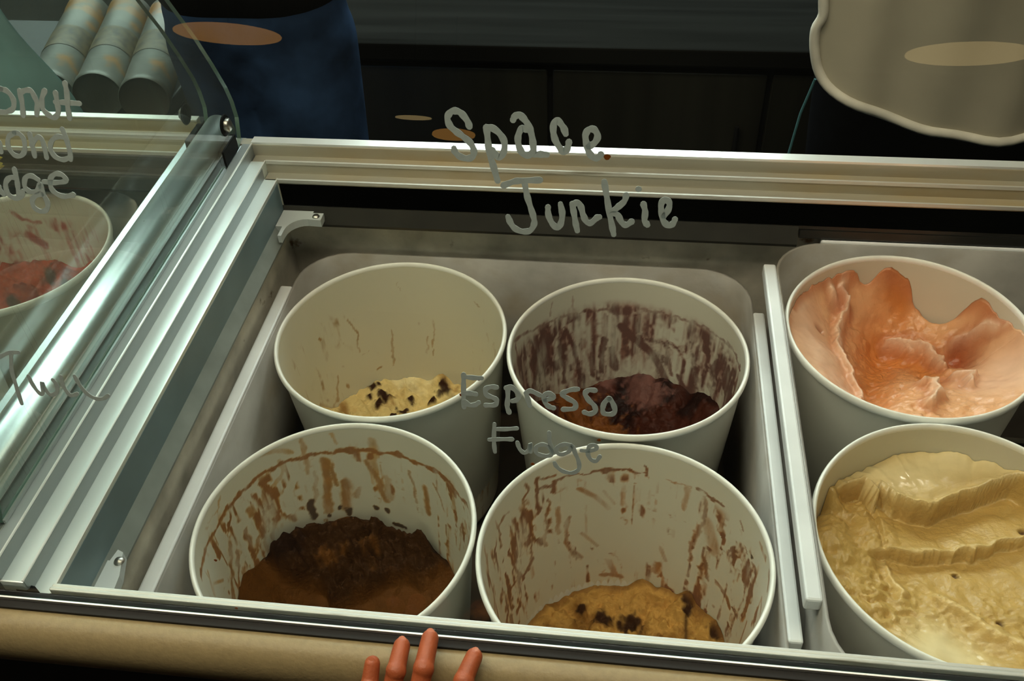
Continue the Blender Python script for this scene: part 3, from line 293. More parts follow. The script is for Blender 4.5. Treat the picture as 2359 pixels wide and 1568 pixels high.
# ---------------------------------------------------------------- the room
WALLM = mat('dark_painted_wall', (.02, .018, .016), .8, noise=(2, .2))
FLOORM = mat('dark_rubber_floor', (.012, .011, .01), .7, noise=(6, .3))
CEILM = mat('dim_ceiling_paint', (.16, .15, .13), .9, noise=(2, .1))
X0, X1, Y0, Y1, ZF, ZC = -4.2, 4.2, -9.5, 3.6, -H0, 1.75
struct(MB().box((X0, Y0, ZF-.1), (X1, Y1, ZF)).build('floor', FLOORM))
struct(MB().box((X0, Y0, ZC), (X1, Y1, ZC+.1)).build('ceiling', CEILM))
struct(MB().box((X0, Y1, ZF), (X1, Y1+.1, ZC)).build('wall_back', WALLM))
struct(MB().box((X0, Y0-.1, ZF), (X1, Y0, ZC)).build('wall_front', WALLM))
struct(MB().box((X0-.1, Y0, ZF), (X0, Y1, ZC)).build('wall_left', WALLM))
struct(MB().box((X1, Y0, ZF), (X1+.1, Y1, ZC)).build('wall_right', WALLM))

# ceiling panels behind the counter (cool fluorescent)
E_COOL = emit('cool_diffuser_glow', COOL, BACK_PANEL)
TROF = mat('white_light_housing', (.6, .6, .58), .5)
ORD = ['leftmost', 'second from the left', 'third from the left', 'fourth from the left', 'rightmost']
for i in range(5):
    x = -2.55+i*.62
    t = thing('ceiling_light', (x+.29, 2.5, 1.69), 'cool white fluorescent ceiling panel behind the counter, %s of five' % ORD[i], 'light', 'fluorescent ceiling panels behind the counter')
    f = MB()
    for a, b in (((x-.01, 1.59, 1.69), (x+.59, 1.61, 1.75)), ((x-.01, 3.39, 1.69), (x+.59, 3.41, 1.75)), ((x-.01, 1.61, 1.69), (x+.01, 3.39, 1.75)), ((x+.57, 1.61, 1.69), (x+.59, 3.39, 1.75))): f.box(a, b)
    f.build('housing', TROF, t)
    MB().box((x+.01, 1.61, 1.70), (x+.57, 3.39, 1.72)).build('diffuser', E_COOL, t)
# warm white panels added over the freezers as fill light for the tubs
E_FILL = emit('warm_fill_glow', WARM, TOP_FILL)
for i, (x, y) in enumerate(((-1.20, -.28), (.10, -.28))):
    t = thing('ceiling_light', (x, y, 1.65), 'warm white fill panel added over the freezers, %s of the two' % ('left one', 'right one')[i], 'light', 'added warm fill panels over the freezers')
    f = MB()
    for a, c_ in (((x-.61, y-.31, 1.69), (x+.61, y-.29, 1.75)), ((x-.61, y+.29, 1.69), (x+.61, y+.31, 1.75)), ((x-.61, y-.29, 1.69), (x-.59, y+.29, 1.75)), ((x+.59, y-.29, 1.69), (x+.61, y+.29, 1.75))): f.box(a, c_)
    f.build('housing', TROF, t)
    MB().box((x-.59, y-.29, 1.70), (x+.59, y+.29, 1.72)).build('diffuser', E_FILL, t)
# two small spotlights added behind the counter, right, for glints and contrast
for i, x in enumerate((.92, 1.06)):
    t = thing('glint_spotlight', (x, 1.25, 1.60), 'small black spotlight added for glints behind the counter, %s of the pair' % ('left one', 'right one')[i], 'light', 'spotlights added for glints')
    MB().lathe([(.034, 0), (.036, .002), (.036, .09), (.014, .10), (.010, .15)], (x, 1.25, 1.60), 24).build('can', PANEL, t)
    ld = bpy.data.lights.new('spot_beam', 'SPOT'); ld.energy = SPOT; ld.color = (1, .86, .66); ld.spot_size = R(75); ld.spot_blend = .6; ld.shadow_soft_size = .02
    lo = bpy.data.objects.new('spot_beam', ld); COL.objects.link(lo); lo.parent = t; lo.location = (0, 0, .02)
    lo.rotation_euler = (Vector((.2, 0, 0))-Vector((x, 1.25, 1.62))).to_track_quat('-Z', 'Y').to_euler()
# saucer pendants far behind the camera: these are what the front glass mirrors
E_PEND = emit('amber_pendant_glow', (1.0, .47, .10), PENDANT)
E_PEND2 = emit('pale_amber_pendant_glow', (1.0, .72, .30), PENDANT*1.0)
for e_ in (E_PEND, E_PEND2): e_.cycles.emission_sampling = 'NONE'      # faint and far: found by reflection rays alone
for i, (x, y, z, r, h, em, lab) in enumerate(((-1.3127, -2.8805, .90, .178, .020, E_PEND, 'amber saucer pendant lamp behind the camera, nearer one on the left'),
        (1.1295, -2.9738, .8986, .19, .022, E_PEND2, 'pale amber saucer pendant lamp behind the camera, on the right'),
        (-1.28, -7.04, .87, .168, .045, E_PEND, 'amber saucer pendant lamp at the far end of the shop'),
        (-1.40, -6.15, .914, .125, .012, E_PEND2, 'small thin pendant lamp in front of the far amber saucer'))):
    t = thing('pendant_lamp', (x, y, z-h), lab, 'lamp', 'saucer pendant lamps')
    pr = [(.001, -h)]+[(r*math.sin(R(a)), -h*math.cos(R(a))**.8 if a < 90 else 0) for a in range(12, 91, 6)]
    pr += [(q[0], -q[1]) for q in pr[::-1]][1:]
    MB().lathe(pr, (x, y, z), 40).build('saucer_shade', em, t)
    MB().tube([(x, y, z+h*.8), (x, y, ZC)], .004, 8).build('cord', BLACK, t)

# ---------------------------------------------------------------- the main display freezer
XR = 0.78                       # right end of the freezer, beyond the frame
fz = thing('display_freezer', (.25, 0, ZF), 'open topped ice cream display freezer holding four nearly empty tubs in the middle', 'freezer')
def bx(name, a, b, m_, par, w=.001): return MB().bbox(a, b, w).build(name, m_, par)
# stepped sliding-lid track along the back: three tiers
bx('track_tier', (-.366, .284, .060), (XR, .297, .118), ALU_S, fz)
bx('track_tier', (-.350, .2705, .060), (XR, .2842, .105), ALU_S, fz)
bx('track_tier', (-.334, .2545, .060), (XR, .2707, .092), ALU_S, fz)
MB().prism([(.2845, .118), (.2845, .1205), (.2965, .1205), (.2975, .118)], 'x', -.352, XR).build('track_cap', BRIGHT, fz)
for y, z in ((.2706, .105), (.2546, .092)):
    MB().prism([(y-.0008, z-.002), (y-.0008, z+.0018), (y+.0016, z+.0018), (y+.0016, z-.002)], 'x', -.334 if z > .1 else -.320, XR).build('track_lip', ALU_W, fz)
# stepped track along the left side
bx('track_tier', (-.336, -.259, .060), (-.3192, .258, .092), TREAD, fz)
bx('track_tier', (-.352, -.259, .060), (-.3345, .2715, .105), TREAD, fz)
bx('track_tier', (-.3625, -.259, .060), (-.3510, .2855, .118), RISER, fz)
MB().box((-.3520, -.258, .1181), (-.3508, .2855, .1195)).build('track_lip', BRIGHT, fz)
MB().box((-.3355, -.258, .1051), (-.3343, .2715, .1063)).build('track_lip', BRIGHT, fz)
MB().box((-.3202, -.258, .0921), (-.3190, .2575, .0933)).build('track_lip', BRIGHT, fz)
MB().box((-.3346, -.258, .0922), (-.3340, .2575, .1049)).build('riser_face', RISER, fz)
MB().box((-.3511, -.258, .1052), (-.3505, .2710, .1179)).build('riser_face', RISER, fz)
# round divider tube between the two freezers, and its bed
bx('divider_bed', (-.4295, -.258, .05), (-.3625, .300, .1165), ALU, fz)
MB().tube([(-.3850, -.258, .1330), (-.3850, .290, .1330), (-.3850, .2915, .1330)], [.0165, .0165, .0145], 40).build('divider_tube', ALU_T, fz)
MB().box((-.3625, -.222, .1182), (-.3608, .230, .1215)).build('glass_shim', ALU, fz)
# dark fascia, ledge and inner walls
BFAS = mat('black_fascia', srgb(30, 29, 26), .38, noise=(15, .3))
bx('fascia', (-.3225, -.258, .052), (-.3190, .2545, .0895), DARKP, fz)
bx('fascia', (-.3188, .2545, .056), (XR, .2575, .0895), BFAS, fz)
bx('fascia', (.238, .2550, .0445), (XR, .2625, .0558), BFAS, fz)
MB().prism([(-.3225, .054), (-.3190, .054), (-.3105, .041), (-.3115, .037), (-.3225, .044)], 'y', -.255, .25).build('ledge', LEDGE, fz)
DLEDGE = mat('dark_ledge_plastic', srgb(44, 42, 36), .45, noise=(30, .3))
MB().prism([(.2585, .060), (.2545, .060), (.2455, .043), (.2470, .039), (.2585, .046)], 'x', -.3185, .236).build('ledge', DLEDGE, fz)
MB().box((-.334, -.272, -.265), (-.3215, .275, .052)).build('inner_wall', FROST, fz)
MB().box((-.3215, .2630, -.265), (XR, .275, .056)).build('inner_wall', FROST, fz)
MB().box((-.3215, -.272, -.265), (XR, -.2600, .060)).build('inner_wall', FROST, fz)
MB().box((XR, -.272, -.265), (XR+.012, .297, .118)).build('inner_wall', FROST, fz)
MB().box((-.3215, -.2600, -.270), (XR, .2630, -.2575)).build('inner_floor', FLOORP, fz)
MB().box((-.4295, .3005, ZF), (XR+.012, .318, .050)).build('back_panel', PANEL, fz)
# corner clips with screws
def clip(pts, z0, z1, screw):
    c = MB().prism(pts, 'z', z0, z1).build('corner_clip', CLIP, fz)
    MB().lathe([(.0001, .0022), (.003, .0018), (.0042, 0)], (screw[0], screw[1], z1), 16).build('screw', STEEL, c)
arc = [(-.287+.020*math.cos(R(a)), .215+.022*math.sin(R(a))) for a in range(90, 181, 15)]
clip([(-.3185, .2535), (-.284, .2535), (-.284, .249), (-.272, .249), (-.272, .236)]+arc+[(-.307, .205), (-.311, .205), (-.311, .222), (-.3185, .222)], .0465, .0555, (-.279, .2425))
clip([(-.3185, -.250), (-.300, -.250), (-.303, -.215), (-.309, -.195), (-.314, -.193), (-.316, -.203), (-.3185, -.203)], .0425, .0520, (-.3085, -.203))
XL = -1.15
def front_rail(par, x0, x1, xs):
    """worn inner strip, dark glass channel, bright lip, dark skirt, vinyl bumper, black panel"""
    bx('front_strip', (xs, -.2560, .060), (x1, -.2532, .0990), ALU_W, par, .0009)
    bx('front_strip', (xs, -.2592, .060), (x1, -.2562, .1000), ALU_W, par, .0009)
    MB().box((x0, -.2662, .060), (x1, -.2593, .0950)).build('glass_channel', BLACK, par)
    bx('channel_lip', (x0, -.2676, .060), (x1, -.2662, .1000), BRIGHT, par, .0004)
    bx('channel_skirt', (x0, -.2735, .060), (x1, -.2676, .0975), CHAN, par, .0006)
    pr = [(-.2735, .048), (-.2735, .0955)]+[(-.2785+.0165*math.cos(R(a)), .0740+.0220*math.sin(R(a))) for a in range(78, 270, 8)]
    MB().prism(pr, 'x', x0, x1, smooth=True).build('bumper', BUMP, par)
    MB().box((x0, -.285, ZF+.08), (x1, -.2735, .0478)).build('front_panel', PANEL, par)
    MB().box((x0, -.280, ZF), (x1, -.268, ZF+.08)).build('kick_plate', PANEL, par)
front_rail(fz, -.4295, XR, -.318)
MB().prism([(-.343, -.2592), (-.326, -.2592), (-.331, -.2555), (-.338, -.2545)], 'z', .0922, .0962).build('gasket_end', BLACK, fz)

# ---------------------------------------------------------------- neighbouring freezer on the left
fl = thing('display_freezer', (-.78, .04, ZF), 'neighbouring display freezer left of the round tube, holding the red berry tub', 'freezer')
LX0, LX1 = -1.15, -.431
bx('track_tier', (LX0, .329, .060), (LX1, .338, .118), ALU_S, fl)
bx('track_tier', (LX0, .3205, .060), (LX1, .3292, .1045), ALU_S, fl)
bx('track_tier', (LX0, .302, .060), (LX1, .3207, .092), ALU_S, fl)
MB().prism([(.3288, .118), (.3288, .1198), (.3378, .1198), (.3378, .118)], 'x', LX0, LX1).build('track_cap', ALU_W, fl)
MB().prism([(.3196, .1035), (.3196, .107), (.3228, .107), (.3228, .1035)], 'x', LX0, LX1).build('track_lip', BRIGHT, fl)
MB().prism([(.3012, .089), (.3012, .0935), (.3034, .0935), (.3034, .089)], 'x', LX0, LX1).build('track_lip', ALU_W, fl)
bx('fascia', (LX0, .302, .055), (LX1-.012, .306, .0895), BFAS, fl)
MB().prism([(.306, .059), (.302, .059), (.295, .045), (.297, .041), (.306, .048)], 'x', LX0, LX1-.012).build('ledge', DLEDGE, fl)
MB().box((LX0, .3260, -.265), (LX1-.012, .338, .059)).build('inner_wall', FROST, fl)
MB().box((LX1-.012, -.272, -.265), (LX1, .338, .059)).build('inner_wall', FROST, fl)
MB().box((LX0-.012, -.272, -.265), (LX0, .338, .118)).build('inner_wall', FROST, fl)
MB().box((LX0, -.272, -.265), (LX1-.012, -.2600, .060)).build('inner_wall', FROST, fl)
MB().box((LX0, -.2600, -.270), (LX1-.012, .3260, -.2575)).build('inner_floor', FLOORP, fl)
MB().box((LX0, .3385, ZF), (LX1, .354, .110)).build('back_panel', PANEL, fl)
front_rail(fl, XL, -.4305, XL)

# ---------------------------------------------------------------- sheet glass
TILT = R(17.2); GB = (-.264, .096)       # the front glass leans back from its channel
gu = (math.sin(TILT), math.cos(TILT)); gn = (-math.cos(TILT), math.sin(TILT))
def GP(x, s, d=0.): return (x, -.264+gu[0]*s+gn[0]*d, .1+gu[1]*s+gn[1]*d)
gt = thing('front_glass', (-.18, -.264, .0955), 'long clear front glass with flavour names hand written in grey marker', 'glass')
g = MB(); GT = .0046; GH = .62
v = [GP(x, s, d) for x in (XL, XR) for s in (-.0045, GH) for d in (0, -GT)]
g.add(v, [(0, 4, 6, 2), (1, 3, 7, 5)], 0); g.add(v, [(0, 1, 5, 4), (2, 6, 7, 3), (0, 2, 3, 1), (4, 5, 7, 6)], 1)
g.build('pane', [GLASS, GEDGE], gt)
def smooth_line(p, k=5):
    p = [np.array(q) for q in p]
    if len(p) < 3: return p
    e = [2*p[0]-p[1]]+p+[2*p[-1]-p[-2]]; out = []
    for i in range(1, len(e)-2):
        for j in range(k):
            t = j/k; a, b, c, d = e[i-1], e[i], e[i+1], e[i+2]
            out.append(.5*((2*b)+(-a+c)*t+(2*a-5*b+4*c-d)*t*t+(-a+3*b-3*c+d)*t**3))
    return out+[p[-1]]
def stroke(mb, pts, hw, d0, d1, seed):
    rng = random.Random(seed); P_ = smooth_line(pts); n = len(P_); L_ = []; R_ = []
    for i in range(n):
        t = P_[min(i+1, n-1)]-P_[max(i-1, 0)]; t = t/(np.hypot(*t)+1e-9); q = np.array((-t[1], t[0]))
        w = hw*(1+.10*math.sin(i*.9+seed))*(.96+.08*rng.random()); L_.append(P_[i]+q*w); R_.append(P_[i]-q*w)
    def cap(c, a, sgn, w):
        return [c+w*np.array((math.cos(a+sgn*R(k)), math.sin(a+sgn*R(k)))) for k in (45, 90, 135)]
    t0 = P_[1]-P_[0]; t1 = P_[-1]-P_[-2]; a0 = math.atan2(t0[1], t0[0]); a1 = math.atan2(t1[1], t1[0])
    c1 = cap(P_[-1], a1+math.pi/2, -1, hw); c0 = cap(P_[0], a0-math.pi/2, -1, hw)
    V = [GP(*q, d1) for q in L_]+[GP(*q, d1) for q in R_]+[GP(*q, d0) for q in L_]+[GP(*q, d0) for q in R_]
    F = []
    for i in range(n-1): F += [(i, n+i, n+i+1, i+1), (i, i+1, 2*n+i+1, 2*n+i), (n+i, 3*n+i, 3*n+i+1, n+i+1)]
    mb.add(V, F)
    for c, l, r in ((c1, L_[-1], R_[-1]), (c0, R_[0], L_[0])):
        ring = [l]+c+[r]; m_ = len(ring)
        mb.add([GP(*q, d1) for q in ring]+[GP(*q, d0) for q in ring], [tuple(range(m_))[::-1]]+[(i, i+1, m_+i+1, m_+i) for i in range(m_-1)])
for wi, (word, hw, strokes) in enumerate(WORDS):
    mb = MB()
    for si, s_ in enumerate(strokes): stroke(mb, s_, hw*1.12, .0001, .0004+.00003*(si % 5), wi*20+si)
    o = mb.build('lettering', MARK, gt); o['label'] = 'handwritten grey marker letters reading "%s"' % word
for i, (x, s) in enumerate(SPECKS):
    mb = MB(); r = .0011 if i else .0018
    ring = [GP(x+r*math.cos(k)*(1+.3*math.sin(3*k+i)), s+r*math.sin(k)*.8, .0003) for k in np.linspace(0, 6.0, 10)]
    low = [GP(x+r*math.cos(k)*(1+.3*math.sin(3*k+i)), s+r*math.sin(k)*.8, .00005) for k in np.linspace(0, 6.0, 10)]
    mb.add(ring+low, [tuple(range(10))]+[(k, 10+k, 10+(k+1) % 10, (k+1) % 10) for k in range(10)]); mb.build('splash', SPECK, gt)
# two side panes standing either side of the tube
def side_pane(x, off, label, zb):
    back = [(.280, zb), (.287, .123), (.294, .145), (.292, .165), (.286, .184), (.270, .217), (.250, .254), (.216, .307), (.15, .41), (.08, .52), (.04, .58)]
    back = [(y+off, z) for y, z in back]
    ft = lambda z: -.264+(z-.1)*math.tan(TILT)+.006
    prof = [(-.222, zb), (ft(.14)+.034, .14), (ft(.30)+.012, .30), (ft(.58), .58)]
    pts = prof+back[::-1]
    t = thing('side_glass', (x, .03, zb), label, 'glass', 'side panes of the two freezers')
    m_ = MB(); n = len(pts); h = .0023
    area = sum(pts[i][0]*pts[(i+1) % n][1]-pts[(i+1) % n][0]*pts[i][1] for i in range(n))
    if area < 0: pts = pts[::-1]
    V = [(x-h, y, z) for y, z in pts]+[(x+h, y, z) for y, z in pts]
    m_.add(V, [tuple(range(n-1, -1, -1)), tuple(range(n, 2*n))], 0); m_.add(V, [(i, (i+1) % n, n+(i+1) % n, n+i) for i in range(n)], 1)
    m_.build('pane', [GLASS2, GEDGE2], t)
    sg = 1 if x > -.39 else -1
    y, z = .256+off, .157
    w = MB().lathe([(.0105, sg*.0024), (.0115, sg*.0034), (.0105, sg*.0046), (.0001, sg*.0048)], (x, y, z), 28, 0, 'x').build('washer', BLACK, t)
    MB().lathe([(.0075, sg*.0046), (.0075, sg*.0080), (.0062, sg*.0092), (.0001, sg*.0096)], (x, y, z), 6, 0, 'x').build('bolt', STEEL, w)
    MB().bbox((x-.0035 if sg < 0 else x-.0029, .236+off, zb), (x+.0029 if sg < 0 else x+.0035, .274+off, zb+.018), .001).build('glass_clamp', BLACK, t)
side_pane(-.3655, 0., 'clear side pane on the right of the round tube, with a black washered bolt', .1185)
side_pane(-.4090, .020, 'clear side pane on the left of the round tube, scratched and hazy', .1185)

# ---------------------------------------------------------------- white bin liners
def rrect(x0, x1, y0, y1, r, n=8):
    P_ = []
    for cx, cy, a0 in ((x1-r, y1-r, 0), (x0+r, y1-r, 90), (x0+r, y0+r, 180), (x1-r, y0+r, 270)):
        P_ += [(cx+r*math.cos(R(a0+90*k/n)), cy+r*math.sin(R(a0+90*k/n))) for k in range(n+1)]
    return P_
def liner(x0, x1, y0, y1, zt, label, flanges, r=.055, zb=-.236):
    t = thing('bin_liner', ((x0+x1)/2, (y0+y1)/2, zb), label, 'bin liner', 'white plastic bin liners')
    o_ = rrect(x0, x1, y0, y1, r); i_ = rrect(x0+.003, x1-.003, y0+.003, y1-.003, r-.003); n = len(o_)
    V = [(x, y, zb) for x, y in o_]+[(x, y, zt) for x, y in o_]+[(x, y, zt) for x, y in i_]+[(x, y, zb) for x, y in i_]
    F = []
    for k in range(n):
        j = (k+1) % n
        for a in range(4): b = (a+1) % 4; F.append((a*n+k, a*n+j, b*n+j, b*n+k))
    MB().add(V, F, 0, True).build('sleeve', LINER, t)
    for a, b in flanges: MB().bbox(a, b, .002).build('flange', FLANGE, t)
LZ = -.002
liner(-.3015, .1935, -.2475, .2560, LZ, 'white bin liner around the four nearly empty tubs', [((-.3145, -.205, LZ-.012), (-.3010, .190, LZ+.0015)), ((.193, -.190, LZ-.012), (.2045, .185, LZ+.0015))])
RZ = .040
liner(.2115, .700, -.2475, .2545, RZ, 'white bin liner around the peach and tan ice cream tubs on the right', [((.1995, -.180, RZ-.012), (.212, .213, RZ+.0015)), ((.262, .2535, RZ-.008), (.66, .2615, RZ+.003))])
liner(-1.02, -.5060, -.2475, .3160, .028, 'white bin liner around the red berry tub, left of the round tube', [((-.5065, -.160, .016), (-.4930, .275, .0295)), ((-.96, .3150, .020), (-.590, .3235, .031))])

# ---------------------------------------------------------------- ice cream tubs
DEP = .2475; R0, KW = .1155, .0729
STAINM = painted('smeared_tub_wall', srgb(213, 208, 188), .34, 0, None, stain=True)  # base tone lowered so the inside looks shaded; smears on top
def tub(key, c, tilt, stains, stain_col, dark_col, label, wash=None, light=None, sc=(1, 1)):
    bm_res = (440, 140) if stains else (160, 24)
    rot = Matrix.Rotation(R(tilt[1]), 3, 'X') @ Matrix.Rotation(-R(tilt[0]), 3, 'Y')
    base = Vector(c)-rot @ Vector((0, 0, DEP*sc[1]))
    t = thing('ice_cream_tub', base, label, 'tub', 'white ice cream tubs'); t.rotation_euler = rot.to_euler(); t.scale = (sc[0], sc[0], sc[1])
    Z_ = DEP-H0                                  # MB adds H0 and subtracts nothing for local parts
    def local(mb, name, m_, par, pl=None):
        me = bpy.data.meshes.new(name); me.from_pydata(mb.v, [], mb.f)
        for q in (m_ if isinstance(m_, list) else [m_]): me.materials.append(q)
        me.polygons.foreach_set('use_smooth', mb.sm); me.polygons.foreach_set('material_index', mb.m); me.update(); return link(name, me, par)
    o = MB().lathe([(.0005, .001), (.094, .001), (.0965, .003), (.0985, .008), (.1168, DEP-.012), (.1172, DEP-.006)], (0, 0, 0), 96)
    local(o, 'outer_wall', TUBW, t)
    rim = []
    for a in range(0, 360, 24): rim.append((.1182+.0023*math.cos(R(a)), DEP-.0040+.0040*math.sin(R(a))))
    local(MB().lathe(rim, (0, 0, 0), 128, closed=True), 'rim', RIMW, t)
    nt, nz = bm_res; th = np.linspace(-math.pi, math.pi, nt, endpoint=False); zz = np.linspace(-.003, -.238, nz)
    TH, ZZ = np.meshgrid(th, zz); RR = R0+KW*ZZ+.0008
    V = np.stack([RR*np.cos(TH), RR*np.sin(TH), ZZ+DEP], -1).reshape(-1, 3).tolist()
    F = [(i*nt+k, (i+1)*nt+k, (i+1)*nt+(k+1) % nt, i*nt+(k+1) % nt) for i in range(nz-1) for k in range(nt)]
    V.append((0, 0, .0095)); F += [((nz-1)*nt+k, len(V)-1, (nz-1)*nt+(k+1) % nt) for k in range(nt)]
    mb = MB().add(V, F, 0, True); o = local(mb, 'inner_wall', STAINM, t)
    amt = np.zeros(TH.shape); drk = np.zeros(TH.shape)
    wob = .0035*fbm(TH*.11, ZZ, 110, 5)
    for hw, st, pts in stains:
        un = np.unwrap([a for a, z in pts]); P_ = [(a*.108, z) for a, (_, z) in zip(un, pts)]; d = np.full(TH.shape, 9.); hw = hw*(1.3 if len(pts) < 9 else 2.3)
        for sh in (-2*math.pi, 0, 2*math.pi):
            Q_ = [(x+sh*.108, z) for x, z in P_]
            d = np.minimum(d, polydist(TH*.108+wob, ZZ+wob*1.5, Q_))
        g_ = (1-sstep(hw*.45, hw*1.25, d))
        if st > 1.2: drk = np.maximum(drk, g_)
        else: amt = np.maximum(amt, g_*(.42+st*.7))
    if wash:
        za, zb, s_ = wash; ns = fbm(TH*.108, ZZ*.2+.02*fbm(TH*.108, ZZ, 30, 8), 170, 2, 3); n2 = fbm(TH*.108, ZZ*.6, 26, 12, 2)
        amt = np.maximum(amt, sstep(za, za-.025, ZZ)*np.clip(zb+s_*(ns*1.9+n2*1.3), 0, 1.0))
    amt = np.clip(np.maximum(amt, drk*1.2), 0, 1.3)
    k_ = sstep(.5, .95, amt)[..., None]; sc_ = np.array(light if light else stain_col)[None, None]*(1-k_)+np.array(stain_col)[None, None]*k_
    colr = sc_*(1-drk[..., None])+np.array(dark_col)[None, None]*drk[..., None]
    colr = colr*(1+.25*fbm(TH*.11, ZZ, 90, 9))[..., None]
    C4 = np.concatenate([np.clip(colr, 0, 1), amt[..., None]], -1).reshape(-1, 4); C4 = np.vstack([C4, C4[-1:]])
    at = o.data.color_attributes.new('paint', 'FLOAT_COLOR', 'POINT'); at.data.foreach_set('color', C4.astype(np.float32).ravel())
    return t, rot, base
def ice(key, c, tilt, edge, front_z, center_z, power, fn, label, name='ice_cream', m_=None, nr=110, nt=300, sc=(1, 1), peak=None):
    """heightfield filling the tub: edge = [(angle, height)] contact line on the tub wall"""
    rot = Matrix.Rotation(R(tilt[1]), 3, 'X') @ Matrix.Rotation(-R(tilt[0]), 3, 'Y')
    e = sorted([((a+math.pi) % (2*math.pi)-math.pi, z) for a, z in edge])
    a_ = np.array([q[0] for q in e]); z_ = np.array([q[1] for q in e])
    for fa, fz_ in front_z: a_ = np.append(a_, fa); z_ = np.append(z_, fz_)
    o_ = np.argsort(a_); a_ = a_[o_]; z_ = z_[o_]
    a_ = np.concatenate([[a_[-1]-2*math.pi], a_, [a_[0]+2*math.pi]]); z_ = np.concatenate([[z_[-1]], z_, [z_[0]]])
    th = np.linspace(-math.pi, math.pi, nt, endpoint=False); zw = np.interp(th, a_, z_); zw = np.convolve(np.concatenate([zw[-3:], zw, zw[:3]]), np.array([1, 2, 3, 4, 3, 2, 1])/16., 'valid')+.006*fbm(th*9, th*0, 1., 3)
    rho = np.linspace(0, 1, nr)**.8; RH, TH = np.meshgrid(rho, th, indexing='ij'); ZW = np.broadcast_to(zw, RH.shape)
    r = RH*(R0+KW*ZW+.0006); X = r*np.cos(TH); Y = r*np.sin(TH)
    cz = center_z(X, Y) if callable(center_z) else center_z
    if peak:
        k_ = np.exp(-np.linspace(-2, 2, 41)**2); k_ /= k_.sum(); zm = np.minimum(zw, np.median(zw))
        zs = np.convolve(np.concatenate([zm[-20:], zm, zm[:20]]), k_, 'valid'); ZS = np.broadcast_to(zs, RH.shape); h = cz+(ZS-cz)*RH**power+(ZW-ZS)*RH**peak
    else: h = cz+(ZW-cz)*RH**power
    dh, colr, wet = fn(X, Y, h, RH); h = h+dh*(1-sstep(.90, 1., RH)); h = np.minimum(h, np.maximum(ZW, -.004)+.03)
    lim = (R0+KW*np.clip(h, -.235, 0))+.0004; k = np.minimum(1, lim/np.maximum(r, 1e-6)); X = X*k; Y = Y*k
    h = np.maximum(h, -.232)
    V = np.stack([X, Y, h+DEP], -1).reshape(-1, 3).tolist(); F = []
    idx = lambda i, j: i*nt+j % nt
    for i in range(1, nr-1):
        for j in range(nt): F.append((idx(i, j), idx(i+1, j), idx(i+1, j+1), idx(i, j+1)))
    for j in range(nt): F.append((0, idx(1, j), idx(1, j+1)))
    n0 = len(V); zb = .0105
    V += [((R0+KW*(zb-DEP))*.98*math.cos(a), (R0+KW*(zb-DEP))*.98*math.sin(a), zb) for a in th]; V.append((0, 0, zb))
    for j in range(nt): F += [(idx(nr-1, j), n0+j, n0+(j+1) % nt, idx(nr-1, j+1)), (n0+j, n0+nt, n0+(j+1) % nt)]
    me = bpy.data.meshes.new(name); me.from_pydata(V, [], F); me.materials.append(m_ or ICEM)
    me.polygons.foreach_set('use_smooth', [True]*len(F)); me.update()
    o = link(name, me); base = Vector(c)-rot @ Vector((0, 0, DEP*sc[1])); o.location = base+Vector((0, 0, H0)); o.rotation_euler = rot.to_euler(); o.scale = (sc[0], sc[0], sc[1])
    C4 = np.concatenate([np.clip(colr, 0, 1), np.clip(wet, 0, 1)[..., None]], -1).reshape(-1, 4)
    C4 = np.vstack([C4, np.repeat(C4[-1:], nt+1, 0)])
    at = me.color_attributes.new('paint', 'FLOAT_COLOR', 'POINT'); at.data.foreach_set('color', C4.astype(np.float32).ravel())
    return tag(o, label, 'ice cream', 'ice cream in the tubs')
def blend(c, k, w):
    w = np.clip(w, 0, 1)[..., None]; return c*(1-w)+np.array(k)*w
def full(X, k): return np.ones(X.shape+(3,))*np.array(k)
def dots(X, Y, pts, r, seed=0):
    w = np.zeros(X.shape)
    for i, (a, b) in enumerate(pts):
        rr = r*(.6+.8*((i*37+seed) % 10)/10); w = np.maximum(w, 1-sstep(rr*.5, rr*1.2, np.hypot(X-a, Y-b)*(1+.9*fbm(X, Y, 160, i))))
    return w
def stepdown(X, Y, pts, depth, L_, soft=.004):
    p = sorted(pts); xs = np.array([q[0] for q in p]); ys = np.array([q[1] for q in p])
    yl = np.interp(X, xs, ys)+.004*fbm(X, Y, 90, 6); dy = yl-Y
    win = sstep(xs[0]-.012, xs[0]+.01, X)*(1-sstep(xs[-1]-.005, xs[-1]+.012, X))
    return -depth*sstep(0, soft, dy)*np.exp(-np.maximum(dy, 0)/L_)*win, gauss(dy, .003)*win, sstep(0, soft, dy)*np.exp(-np.maximum(dy, 0)/(L_*.7))*win
ICEM = painted('ice_cream_surface', (0, 0, 0), .7, .12, (260, .55), spec=.15)
ICES = painted('soft_ice_cream_surface', (0, 0, 0), .42, .06, (320, .35))
CA, CB, CC, CD, CE, CF, CG = (-.1779, .1265, -.004), (.0654, .1190, -.001), (-.1739, -.1165, -.003), (.0692, -.1222, 0.), (.3306, .1293, .035), (.3301, -.1050, .031), (-.6279, .1934, .030)
CH_ = (-.6395, -.0385, .030)
SE, SF, SG = (.959, 1.170), (.959, 1.154), (.953, 1.150)
TA, TB, TC, TD, TE, TF, T0 = (.6, 0), (0, -2.0), (0, -1.4), (1.0, -1.5), (0, .5), (.4, 1.8), (0, 0)

